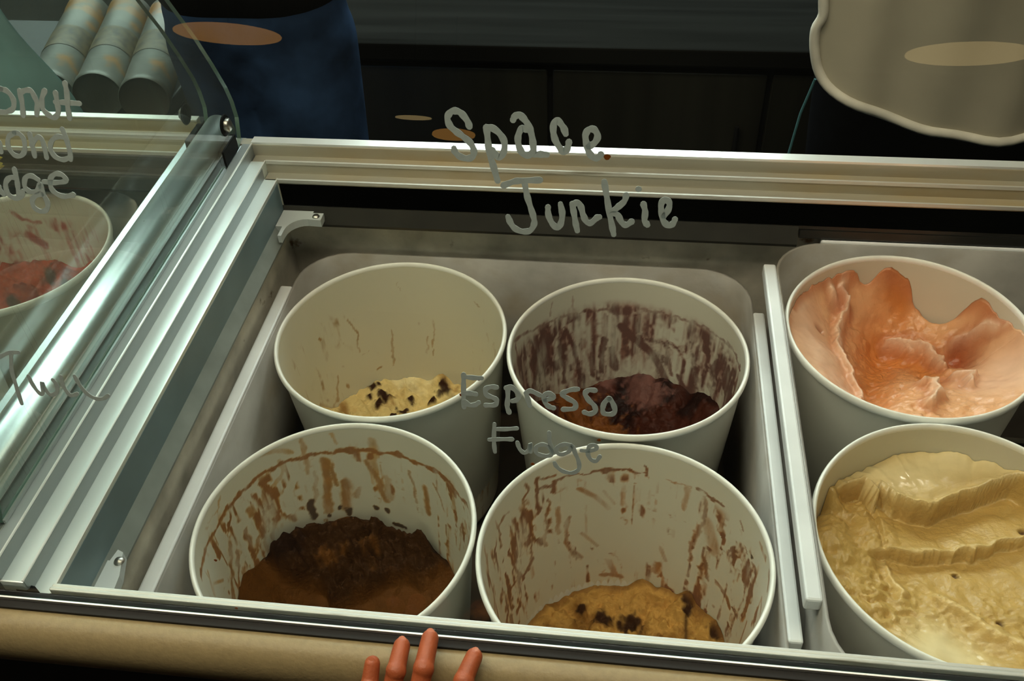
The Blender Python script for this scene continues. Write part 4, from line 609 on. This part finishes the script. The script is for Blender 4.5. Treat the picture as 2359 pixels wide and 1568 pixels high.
BROWN = srgb(150, 90, 22); CHOC = srgb(64, 34, 12)
tub('A', CA, TA, STAIN_A, srgb(160, 118, 62), srgb(70, 40, 15), 'clean looking white tub with a little chip ice cream left, back left of the four', wash=(-.03, -.10, .6))
def fa(X, Y, h, RH):
    c = full(X, srgb(226, 200, 138)); n = fbm(X, Y, 45, 1)
    c = blend(c, srgb(150, 104, 50), sstep(.15, .55, n)*.8); w = dots(X, Y, FEAT_A['chips'], .0058, 3); c = blend(c, srgb(52, 26, 10), w)
    c = blend(c, srgb(238, 222, 176), sstep(.2, .6, fbm(X, Y, 30, 7))*.7)
    return .014*fbm(X, Y, 45, 4)+.006*fbm(X, Y, 150, 6)+.003*w, c, np.zeros(X.shape)
ice('A', CA, TA, EDGE_A, [(-2.4, -.17), (-1.5, -.19), (-.6, -.17)], -.195, 2.2, fa, 'cream coloured ice cream with dark chocolate chips, last of it in the tub')
tub('B', CB, TB, STAIN_B, srgb(92, 40, 36), srgb(50, 22, 18), 'white tub smeared with purple red streaks, back right of the four', wash=(-.018, .80, .5), light=srgb(150, 98, 84))
def fb(X, Y, h, RH):
    n = fbm(X, Y, 40, 2); c = full(X, srgb(62, 25, 13)); c = blend(c, srgb(30, 10, 7), sstep(0, .4, n))
    c = blend(c, srgb(126, 84, 76), dots(X, Y, FEAT_B['pale'], .014, 1)*.6); c = blend(c, srgb(124, 72, 26), dots(X, Y, FEAT_B['tan'], .022, 5)*.8)
    c = blend(c, srgb(96, 46, 20), (Y < .0)*.5)
    return .018*fbm(X, Y, 42, 3)-.015*gauss(np.hypot(X, Y+.03), .05), c, .25*np.ones(X.shape)
ice('B', CB, TB, EDGE_B, [(-2.6, -.12), (-1.5, -.17), (-.5, -.13)], -.165, 2.0, fb, 'dark maroon and chocolate ice cream scraped low in the tub')
tub('C', CC, TC, STAIN_C, BROWN, CHOC, 'white tub with a brown ring above chocolate ice cream, front left of the four', wash=(-.012, .10, 1.25), light=srgb(190, 142, 62))
def fc(X, Y, h, RH):
    p = sorted(FEAT_C['front']); yl = np.interp(X, [q[0] for q in p], [q[1] for q in p])+.008*fbm(X, Y, 60, 3)
    up = sstep(-.006, .006, Y-yl); n = fbm(X, Y, 55, 5); c = full(X, srgb(92, 54, 14)); c = blend(c, srgb(58, 33, 11), up*.95); c = blend(c, srgb(40, 20, 8), up*sstep(.05, .4, n)); c = blend(c, srgb(120, 74, 26), up*sstep(.25, .6, fbm(X, Y, 50, 11))*.6)
    return up*(.026+.026*n+.014*fbm(X, Y, 130, 2))+(1-up)*.003*n, c, np.zeros(X.shape)
ice('C', CC, TC, EDGE_C, [(-2.7, -.17), (-1.6, -.185), (-.5, -.18), (.3, -.175)], -.183, 2.6, fc, 'dark chocolate ice cream mounded against the back of the tub')
tub('D', CD, TD, STAIN_D, srgb(122, 60, 12), srgb(50, 24, 10), 'white tub with rusty brown smears all over its wall, front right of the four', wash=(-.022, .20, 1.2), light=srgb(176, 116, 46))
def fd(X, Y, h, RH):
    n = fbm(X, Y, 50, 8); c = full(X, srgb(186, 140, 72)); c = blend(c, srgb(132, 88, 38), sstep(.0, .5, n)*.8)
    w = dots(X, Y, FEAT_D['chips'], .009, 2); w = np.maximum(w, gauss(polydist(X, Y, FEAT_D['l1']), .002)*.8); w = np.maximum(w, gauss(polydist(X, Y, FEAT_D['l2']), .0018)*.8)
    c = blend(c, srgb(56, 30, 12), w); c = blend(c, srgb(120, 80, 36), sstep(.93, .99, RH)*.7)
    w2 = gauss(np.hypot(X+.035, Y-.015), .028)*sstep(-.1, .35, fbm(X, Y, 90, 13)); c = blend(c, srgb(70, 42, 18), w2*.8)
    return .016*fbm(X, Y, 50, 10)+.008*fbm(X, Y, 160, 3)+.012*gauss(np.hypot(X+.03, Y-.02), .03), c, np.zeros(X.shape)
ice('D', CD, TD, EDGE_D, [(-2.8, -.195), (-1.5, -.20), (-.5, -.19)], -.203, 2.2, fd, 'tan caramel ice cream with dark bits, little left in the tub')
tub('E', CE, TE, [], BROWN, CHOC, 'white tub of peach ice cream, at the back on the right', sc=SE)
def fe(X, Y, h, RH):
    F_ = FEAT_E; c = full(X, srgb(224, 168, 122)); dh = .006*fbm(X, Y, 22, 3)
    pale = np.maximum(gauss(polydist(X, Y, F_['pale']), .03), gauss(polydist(X, Y, F_['pale2']), .03))
    wx = X+.006*fbm(X, Y, 70, 1); wy = Y+.006*fbm(X, Y, 70, 2)
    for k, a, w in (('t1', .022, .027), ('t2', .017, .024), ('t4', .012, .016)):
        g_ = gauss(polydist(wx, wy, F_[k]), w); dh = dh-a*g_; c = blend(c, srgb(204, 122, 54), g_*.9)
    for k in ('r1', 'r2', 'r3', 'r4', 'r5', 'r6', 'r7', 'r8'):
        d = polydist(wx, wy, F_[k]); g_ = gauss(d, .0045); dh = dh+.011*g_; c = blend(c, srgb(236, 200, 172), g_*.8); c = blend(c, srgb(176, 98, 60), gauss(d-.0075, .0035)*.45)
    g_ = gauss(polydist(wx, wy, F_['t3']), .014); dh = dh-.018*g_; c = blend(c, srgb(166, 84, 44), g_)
    c = blend(c, srgb(234, 190, 160), pale*.9); g_ = gauss(polydist(X, Y, F_['dot']), .004); dh = dh-.006*g_; c = blend(c, srgb(150, 80, 50), g_*.8)
    rough = 1-sstep(.0, .5, pale); dh = dh+.003*rough*fbm(X, Y, 120, 4)+.0035*rough*np.abs(fbm(X*.5+Y, Y-X, 60, 6))
    c = blend(c, srgb(190, 116, 74), sstep(.93, .995, RH)*(Y > .04)*.7)
    return dh, c, .25+.7*pale
def ce(X, Y): return -.056+.030*sstep(.06, -.09, Y)+.020*sstep(-.03, -.10, X)
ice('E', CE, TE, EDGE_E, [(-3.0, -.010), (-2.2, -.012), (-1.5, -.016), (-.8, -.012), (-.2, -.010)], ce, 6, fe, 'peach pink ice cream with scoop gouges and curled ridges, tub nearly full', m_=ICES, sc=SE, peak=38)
tub('F', CF, TF, [], BROWN, CHOC, 'white tub of tan coffee coloured ice cream, at the front on the right', sc=SF)
def ff(X, Y, h, RH):
    F_ = FEAT_F; c = full(X, srgb(190, 154, 86)); dh = .005*fbm(X, Y, 20, 12)
    pool = np.maximum(gauss(polydist(X, Y, F_['pool']), .028)*(1), 0); melt = gauss(polydist(X, Y, F_['melt']), .022)
    s1, e1, b1 = stepdown(X, Y, F_['s1'], .026, .050); s2, e2, b2 = stepdown(X, Y, F_['s2'], .014, .035); dh = dh+s1+s2
    s4 = gauss(polydist(X, Y, F_['s4']), .006); s3 = gauss(polydist(X, Y, F_['s3']), .004)
    dh = dh+.007*s4+.004*s3+.003*e1+.002*e2
    above = (1-sstep(.0, .6, b1))
    c = blend(c, srgb(226, 204, 154), pool*above*.95); c = blend(c, srgb(228, 208, 160), melt); c = blend(c, srgb(222, 190, 128), np.maximum(s4, s3)*.6)
    c = blend(c, srgb(224, 194, 134), np.maximum(e1, e2)*.5)
    rough = (1-np.clip(pool*above+melt, 0, 1)); lines = np.abs(fbm(X*1.6+Y*.5, Y*3.2-X*.6, 45, 2))
    rg = np.clip(.22+sstep(-.03, -.07, X)+sstep(-.01, -.05, Y), 0, 1)
    dh = dh+rough*(.0032*rg*fbm(X, Y, 110, 9)-.0045*lines*sstep(-.02, -.06, X)-.003*lines*sstep(-.005, -.05, Y))
    w = dots(X, Y, F_['holes'], .0032, 1); c = blend(c, srgb(92, 62, 26), w); dh = dh-.003*w
    return dh, c, .1+.85*np.clip(pool*above+melt, 0, 1)
def cf(X, Y): return -.026-.006*sstep(.03, -.03, Y)
ice('F', CF, TF, EDGE_F, [(3.0, -.03), (-2.8, -.022), (-2.2, -.014), (-1.5, -.012), (-.8, -.014), (0, -.018)], cf, 6, ff, 'tan coffee coloured ice cream with smooth scoop troughs, tub nearly full', m_=ICES, sc=SF)
tub('G', CG, T0, STAIN_G, srgb(160, 44, 30), srgb(80, 20, 15), 'white tub of red berry ice cream, seen through the hazy side panes', wash=(-.02, .5, .6), light=srgb(190, 130, 118), sc=SG)
def fg(X, Y, h, RH):
    n = fbm(X, Y, 40, 6); c = full(X, srgb(166, 58, 30)); c = blend(c, srgb(116, 24, 16), sstep(0, .4, n)); c = blend(c, srgb(60, 24, 24), dots(X, Y, FEAT_G['chips'], .009, 4))
    return .015*n, c, .2*np.ones(X.shape)
ice('G', CG, T0, EDGE_G, [(0, -.09), (-1.5, -.12), (-2.8, -.09)], -.11, 2.5, fg, 'red berry ice cream dotted with dark fruit', sc=SG)
tub('H', CH_, T0, [], BROWN, CHOC, 'white tub at the left edge in front of the red berry tub', sc=SG)
def fh(X, Y, h, RH): return .008*fbm(X, Y, 40, 6), full(X, srgb(220, 200, 150)), .1*np.ones(X.shape)
ice('H', CH_, T0, [(1.5, -.05), (0, -.06)], [(-1.5, -.06), (3.0, -.06)], -.07, 2.5, fh, 'pale cream ice cream in the tub at the left edge', sc=SG)

# ---------------------------------------------------------------- voxel-joined bodies
def blob(name, caps, voxel, m_, parent=None, ells=(), smooth=8, boxes=()):
    bm = bmesh.new()
    for (p0, r0, p1, r1) in caps:
        p0 = Vector(p0); p1 = Vector(p1); d = p1-p0
        q = d.to_track_quat('Z', 'Y').to_matrix().to_4x4(); q.translation = (p0+p1)/2
        bmesh.ops.create_cone(bm, cap_ends=True, segments=20, radius1=r0, radius2=r1, depth=d.length, matrix=q)
        for p, r in ((p0, r0), (p1, r1)): bmesh.ops.create_uvsphere(bm, u_segments=18, v_segments=12, radius=r, matrix=Matrix.Translation(p))
    for c, s in ells: bmesh.ops.create_uvsphere(bm, u_segments=24, v_segments=16, radius=1, matrix=Matrix.Translation(Vector(c)) @ Matrix.Diagonal((*s, 1)))
    me = bpy.data.meshes.new(name); bm.to_mesh(me); bm.free()
    tmp = bpy.data.objects.new('tmp', me); COL.objects.link(tmp)
    md = tmp.modifiers.new('r', 'REMESH'); md.mode = 'VOXEL'; md.voxel_size = voxel; md.use_smooth_shade = True
    ms = tmp.modifiers.new('s', 'SMOOTH'); ms.factor = .5; ms.iterations = smooth
    dg = bpy.context.evaluated_depsgraph_get(); dg.update(); new = bpy.data.meshes.new_from_object(tmp.evaluated_get(dg))
    bpy.data.objects.remove(tmp); bpy.data.meshes.remove(me); new.name = name; new.materials.clear(); new.materials.append(m_)
    v = np.empty(len(new.vertices)*3); new.vertices.foreach_get('co', v); v = v.reshape(-1, 3); v[:, 2] += H0
    o = link(name, new, parent)
    if parent is None: c = (v.min(0)+v.max(0))/2; c[2] = v[:, 2].min(); o.location = c; org = c
    else: org = np.array(world_of(parent))
    new.vertices.foreach_set('co', (v-org).ravel()); new.polygons.foreach_set('use_smooth', [True]*len(new.polygons)); new.update(); return o
SKIN = mat('warm_skin', srgb(158, 78, 42), .5, noise=(120, .12), bump=(500, .2))
NAIL = mat('pink_nail', srgb(176, 98, 66), .35)

# child's left hand reaching up over the bumper
ch = thing('person', (-.065, -.37, -.30), "child's left hand with spread fingers gripping the beige bumper at the front edge", 'person')
FING = {'pinky': [(-.0855, -.2920, .1035, .0046), (-.0860, -.3020, .0960, .0050), (-.0885, -.3080, .0800, .0053), (-.0860, -.3100, .0420, .0062)],
        'ring': [(-.0692, -.2795, .1055, .0050), (-.0700, -.2945, .1030, .0054), (-.0735, -.3090, .0880, .0057), (-.0730, -.3120, .0440, .0066)],
        'middle': [(-.0520, -.2740, .1078, .0052), (-.0530, -.2920, .1045, .0056), (-.0560, -.3090, .0900, .0059), (-.0585, -.3130, .0440, .0068)],
        'index': [(-.0230, -.2820, .1050, .0051), (-.0275, -.2960, .1015, .0055), (-.0350, -.3090, .0870, .0058), (-.0440, -.3120, .0430, .0068)]}
FING = {k: [(*q[:3], q[3]*(1.08, 1.10, 1.06, 1.0)[i]) for i, q in enumerate(f)] for k, f in FING.items()}
caps = []
for k, f in FING.items():
    for j_ in (1, 2): q = f[j_]; caps.append(((q[0], q[1]-.0006, q[2]+.0005), q[3]*1.07, (q[0]+.0004, q[1]-.0008, q[2]+.0002), q[3]*1.07))
    for a, b in zip(f[:-1], f[1:]): caps.append((a[:3], a[3], b[:3], b[3]))
    caps.append((f[-1][:3], f[-1][3], (-.064+(f[-1][0]+.064)*.55, -.314, -.012), .0095))
caps += [((-.044, -.311, .043), .0068, (-.086, -.310, .042), .0062), ((-.048, -.314, .015), .009, (-.080, -.313, .015), .0085), ((-.054, -.314, -.012), .010, (-.076, -.314, -.012), .010)]
caps += [((-.050, -.314, -.012), .009, (-.030, -.313, .010), .0075), ((-.030, -.313, .010), .0075, (-.018, -.310, .030), .0062), ((-.018, -.310, .030), .0062, (-.014, -.309, .046), .005)]
caps += [((-.065, -.316, -.012), .0125, (-.066, -.324, -.050), .0135), ((-.066, -.324, -.050), .0135, (-.068, -.370, -.12), .020), ((-.068, -.370, -.12), .020, (-.070, -.410, -.20), .023), ((-.070, -.410, -.20), .023, (-.075, -.42, -.27), .026)]
blob('body', caps, .0009, SKIN, ch, smooth=3)
for k, f in FING.items():
    a = Vector(f[0][:3]); b = Vector(f[1][:3]); d = (a-b).normalized(); up = Vector((0, -.35, .94)); up = (up-d*up.dot(d)).normalized(); sd = d.cross(up)
    mb = MB(); ring = []; n = 14; c = a+up*f[0][3]*.80+d*f[0][3]*.22
    for q in range(n):
        t = 2*math.pi*q/n; ring.append(c+sd*math.cos(t)*f[0][3]*.58+d*math.sin(t)*f[0][3]*.72-up*f[0][3]*.16*math.cos(t)**2)
    mb.add([c+up*.0005]+ring, [(0, 1+q, 1+(q+1) % n) for q in range(n)], 0, True); mb.build('fingernail', NAIL, ch)
blob('sleeve', [((-.070, -.412, -.205), .029, (-.075, -.42, -.27), .033)], .003, mat('navy_sleeve', srgb(30, 34, 52), .8), ch)

# ---------------------------------------------------------------- staff behind the counter
SHIRT = mat('black_shirt', (.005, .005, .006), .9, noise=(60, .3), spec=.02); TROU = mat('black_trousers', (.003, .003, .004), .9, noise=(60, .3), spec=.02)
DENIM = mat('dark_denim', srgb(38, 58, 86), .9, noise=(14, .6), bump=(30, .8), spec=.05); HAIR = mat('dark_hair', (.02, .012, .008), .6)
APRON = mat('white_apron_cotton', srgb(166, 158, 138), .9, noise=(9, .12), dirt=(srgb(112, 72, 34), 26, .735, .03), bump=(14, .5))
def person(x, y, label, leg_mat, shirt_mat, legs, lean=0., wd=1.):
    t = thing('person', (x, y, ZF), label, 'person'); Z = ZF
    hip = Z+.90; ho = .085*wd; tr = .088*(.7+.3*wd)
    (lx, ly), (rx, ry) = legs
    L_ = [((x-ho, y, hip-.02), tr, (x+lx*.6-.03*wd, y+ly-.02, Z+.48), .058), ((x+lx*.6-.03*wd, y+ly-.02, Z+.48), .058, (x+lx, y+ly+.02, Z+.10), .042),
          ((x+ho, y, hip-.02), tr, (x+rx*.6+.03*wd, y+ry-.02, Z+.48), .058), ((x+rx*.6+.03*wd, y+ry-.02, Z+.48), .058, (x+rx, y+ry+.02, Z+.10), .042)]
    feet = [((x+lx, y+ly+.03, Z+.045), .038, (x+lx-.01, y+ly-.14, Z+.035), .032), ((x+rx, y+ry+.03, Z+.045), .038, (x+rx+.01, y+ry-.14, Z+.035), .032)]
    yl = y-lean
    tb = .095*(.75+.25*wd); tx = .065*wd
    tor = [((x-tx, y, hip), tb, (x+tx, y, hip), tb), ((x-tx, y, hip), tb, (x-tx, (y+yl)/2, Z+1.15), tb*.94), ((x+tx, y, hip), tb, (x+tx, (y+yl)/2, Z+1.15), tb*.94),
           ((x-tx, (y+yl)/2, Z+1.15), tb*.94, (x-.08*wd, yl, Z+1.36), tb), ((x+tx, (y+yl)/2, Z+1.15), tb*.94, (x+.08*wd, yl, Z+1.36), tb), ((x-.13*wd, yl, Z+1.41), .055, (x+.13*wd, yl, Z+1.41), .055)]
    head = [((x, yl, Z+1.40), .052, (x, yl-.02, Z+1.53), .05)]; he = [((x, yl-.03, Z+1.61), (.075, .095, .11)), ((x, yl-.125, Z+1.60), (.013, .02, .022)), ((x-.076, yl-.03, Z+1.61), (.012, .02, .03)), ((x+.076, yl-.03, Z+1.61), (.012, .02, .03)), ((x, yl-.095, Z+1.535), (.035, .03, .025))]
    arm = []
    for s in (-1, 1):
        sh = (x+s*.175*wd, yl, Z+1.40); el = (x+s*.215*wd, yl+.03, Z+1.19); wr = (x+s*.12, yl-.17, Z+1.24)
        arm += [(sh, .05, el, .04), (el, .038, wr, .027), (wr, .026, (x+s*.085, yl-.22, Z+1.25), .028)]
        for q, l in ((-.022, .075), (-.008, .085), (.008, .083), (.022, .07)): arm.append(((x+s*.080, yl-.235, Z+1.25+q), .010, (x+s*(.080-l*.5), yl-.235-l*.6, Z+1.245+q*1.2), .008))
        arm.append(((x+s*.085, yl-.215, Z+1.275), .011, (x+s*.05, yl-.235, Z+1.315), .009))
    blob('body', L_+feet+tor+head+arm, .009, SKIN, t, ells=he, smooth=6)
    g = 1.13
    blob('trousers', [(a, r*g+.006, b, s*g+.008) for a, r, b, s in L_]+[((x-tx, y, hip+.03), tb+.012, (x+tx, y, hip+.03), tb+.012), ((x-tx, y, hip+.10), tb+.004, (x+tx, y, hip+.10), tb+.004)], .010, leg_mat, t)
    sl = [c for i, c in enumerate(arm) if i in (0, 8)]
    blob('shirt', [((x-tx, y, hip+.10), tb+.022, (x+tx, y, hip+.10), tb+.022)]+[((a[0], a[1], max(a[2], hip+.10)), r+.016, b, s+.016) for a, r, b, s in tor[1:]]+[(a, r+.012, b, s+.012) for a, r, b, s in sl], .010, shirt_mat, t)
    blob('hair', [], .007, HAIR, t, ells=[((x, yl+.0, Z+1.645), (.085, .10, .095))])
    for s in (-1, 1): MB().lathe([(.0005, -.012)]+[(.012*math.cos(R(a)), .012*math.sin(R(a))) for a in range(-75, 76, 15)]+[(.0005, .012)], (x+s*.03, yl-.112, Z+1.615), 12).build('eye', mat('eye_white', (.7, .7, .68), .3), t)
    MB().bbox((x-.022, yl-.126, Z+1.547), (x+.022, yl-.115, Z+1.555), .002).build('mouth', mat('lips', srgb(150, 70, 60), .5), t)
    for (fx, fy) in ((x+lx, y+ly), (x+rx, y+ry)):
        blob('shoe', [((fx, fy+.035, Z+.048), .046, (fx, fy-.15, Z+.040), .038)], .008, BLACK, t)
    return t
pr_ = person(.50, .70, 'person in a white apron and black trousers behind the counter on the right', TROU, SHIRT, ((-.10, 0), (.10, 0)), .06)
# apron: curved cloth with a rounded, bound hem
edge = [(.262, .30), (.268, .189), (.272, .158), (.267, .139), (.270, .115), (.280, .087), (.299, .067), (.341, .050), (.384, .034), (.438, .024), (.501, .021), (.560, .026), (.62, .040), (.68, .062), (.715, .085), (.728, .115), (.732, .16), (.735, .30)]
edge = [(q[0]+.006, q[1]) for q in smooth_line(edge, 4)]
def ay(x, z): return .52+.95*max(0, abs(x-.5)-.03)**2*1.0-.05*max(0, z-.2)+.006*math.sin(x*34+z*9)+.004*math.sin(x*71)-.012*max(0, .12-z)*8*.5
mb = MB(); nrow = 26; ncol = 40; rows = []
xs_l = [q for q in edge[:len(edge)//2+1]]; hem = edge
for th_ in (0, .0022):
    V = []
    for i in range(nrow):
        t_ = i/(nrow-1)
        for j in range(len(hem)):
            hx, hz = hem[j]; tx = .5+(hx-.5)*(1 if t_ < .7 else 1-.55*(t_-.7)/.3); tz = hz+(.56-hz)*t_
            V.append((tx, ay(tx, tz)+th_, tz))
    n = len(hem); F = [(i*n+j, i*n+j+1, (i+1)*n+j+1, (i+1)*n+j) for i in range(nrow-1) for j in range(n-1)]
    mb.add(V, F if th_ == 0 else [q[::-1] for q in F], 0, True)
ap = mb.build('apron', APRON, pr_)
MB().tube([(x, ay(x, z)-.001, z) for x, z in hem], .0062, 10).build('hem', mat('apron_hem', srgb(206, 200, 184), .9, noise=(30, .15)), ap)
MB().tube([(.284, .552, .075), (.275, .556, .025), (.269, .558, -.050), (.267, .56, -.13)], .0017, 8).build('lit_seam_line', mat('lit_seam_teal', srgb(52, 96, 100), .8), pr_)  # lit edge of the trouser seam, made as a thin teal cord
person(-.505, .735, 'person in dark blue jeans behind the counter on the left', DENIM, SHIRT, ((-.05, .03), (.085, -.02)), wd=.62)

# ---------------------------------------------------------------- things behind the left freezer
sh = thing('low_shelf', (-1.0, .80, ZF), 'low dark shelf behind the left freezer carrying silver canisters', 'shelf')
MB().bbox((-1.45, .645, -.095), (-.672, 1.0, -.070), .003).build('shelf_board', PANEL, sh)
for x, y in ((-1.43, .665), (-.695, .665), (-1.43, .98), (-.695, .98)): MB().bbox((x-.015, y-.015, ZF), (x+.015, y+.015, -.0951), .002).build('leg', PANEL, sh)
CAN = mat('silver_carton', (.10, .095, .08), .5, .3, noise=(18, .35), dirt=(srgb(120, 84, 38), 13, .56, .08)); CANL = mat('dark_carton_end', srgb(50, 44, 34), .6)
for i, (x, y, an, lab) in enumerate(((-.868, .80, 0, 'leftmost of three silver canisters lying behind the left freezer'), (-.790, .80, 0, 'middle one of three silver canisters lying behind the left freezer'), (-.711, .79, 0, 'rightmost of three silver canisters, next to the blue jeans'))):
    t = thing('canister', (x, y, -.0698), lab, 'canister', 'silver canisters on the shelf'); t.rotation_euler = (0, 0, R(14))
    me_p = [(.0365, -.15), (.0375, -.148), (.0375, -.135), (.0362, -.133), (.0362, .125), (.0375, .127), (.0375, .148), (.0365, .15)]
    def lying(prof, nm, m_):
        mb = MB().lathe(prof, (0, 0, 0), 40); mb.v = [(a, c, b+.0376) for a, b, c in mb.v]
        me = bpy.data.meshes.new(nm); me.from_pydata(mb.v, [], mb.f); me.materials.append(m_); me.polygons.foreach_set('use_smooth', [True]*len(mb.f)); link(nm, me, t)
    lying(me_p, 'can_wall', CAN); lying([(.0005, -.144), (.030, -.144), (.034, -.147), (.0365, -.15)], 'can_end', CANL); lying([(.0365, .15), (.033, .146), (.0005, .146)], 'can_end', CANL)
    lying([(.0368, -.05), (.0369, -.049), (.0369, .02), (.0368, .021)], 'label_band', mat('brown_label_band', srgb(80, 66, 42), .6, .0, noise=(60, .8)))
# teal cloth hanging at the far left
TEAL = mat('teal_grey_cloth', srgb(140, 180, 184), .9, noise=(5, .5), bump=(16, .5))
mb = MB(); n1, n2 = 26, 22
for th_ in (0, .003):
    V = []
    for i in range(n1):
        t_ = i/(n1-1); z = .30-.52*t_; xr = -.838+.085*min(1, max(0, (.20-z)/.25))
        for j in range(n2):
            s_ = j/(n2-1); x = xr-.34*(1-s_); V.append((x, .585+.014*math.sin(x*38+z*5)+.009*math.sin(x*80)+.01*t_+th_, z))
    F = [(i*n2+j, (i+1)*n2+j, (i+1)*n2+j+1, i*n2+j+1) for i in range(n1-1) for j in range(n2-1)]
    mb.add(V, F if th_ == 0 else [q[::-1] for q in F], 0, True)
tag(mb.build('hanging_cloth', TEAL), 'teal grey cloth hanging at the far left behind the freezer', 'cloth')
MB_R = thing('cloth_rail', (-1.05, .57, ZF), 'thin steel rail stand carrying the teal cloth at the far left', 'rail')
MB().tube([(-1.30, .589, .308), (-.84, .589, .308)], .006, 12).build('bar', STEEL, MB_R)
for x in (-1.30, -1.24): MB().tube([(x, .589, ZF), (x, .589, .308)], .006, 12).build('post', STEEL, MB_R)
# crumpled yellow wrapper on the back ledge of the left freezer
rng = np.random.RandomState(5); bm = bmesh.new(); bmesh.ops.create_icosphere(bm, subdivisions=3, radius=1)
mb = MB(); V = [(-.700+.032*v.co.x*(1+.5*rng.rand()-.25), .296+.010*v.co.y*(1+.6*rng.rand()-.3), .076+.018*v.co.z*(1+.5*rng.rand()-.25)) for v in bm.verts]
bm.verts.index_update(); mb.add(V, [[q.index for q in f.verts] for f in bm.faces]); bm.free()
tag(mb.build('crumpled_wrapper', mat('yellow_wrapper', srgb(200, 180, 70), .4, noise=(40, .4))), 'small crumpled yellow wrapper on the back ledge of the left freezer', 'wrapper')

# ---------------------------------------------------------------- back counter
bc = thing('back_counter', (.1, 1.35, ZF), 'dark back counter with plain doors, across the aisle', 'counter')
BTOP = mat('dull_dark_worktop', (.010, .010, .009), .9, .0, noise=(5, .4, (.3, 6, 1)), spec=.0); DOOR = mat('dark_satin_door', (.022, .021, .015), .35, .0, noise=(3, .5, (6, 1, .3)))
MB().bbox((-2.2, 1.08, -.175), (2.0, 1.75, -.140), .004).build('worktop', BTOP, bc)
MB().box((-2.18, 1.12, ZF+.08), (1.98, 1.73, -.175)).build('carcass', PANEL, bc)
MB().box((-2.18, 1.16, ZF), (1.98, 1.70, ZF+.08)).build('plinth', PANEL, bc)
for i in range(10):
    x = -2.17+i*.415
    d = MB().bbox((x, 1.100, ZF+.10), (x+.405, 1.119, -.195), .003).build('door', DOOR, bc)
    MB().tube([(x+.36, 1.088, -.30), (x+.36, 1.088, -.42)], .005, 10).build('handle', PANEL, d)
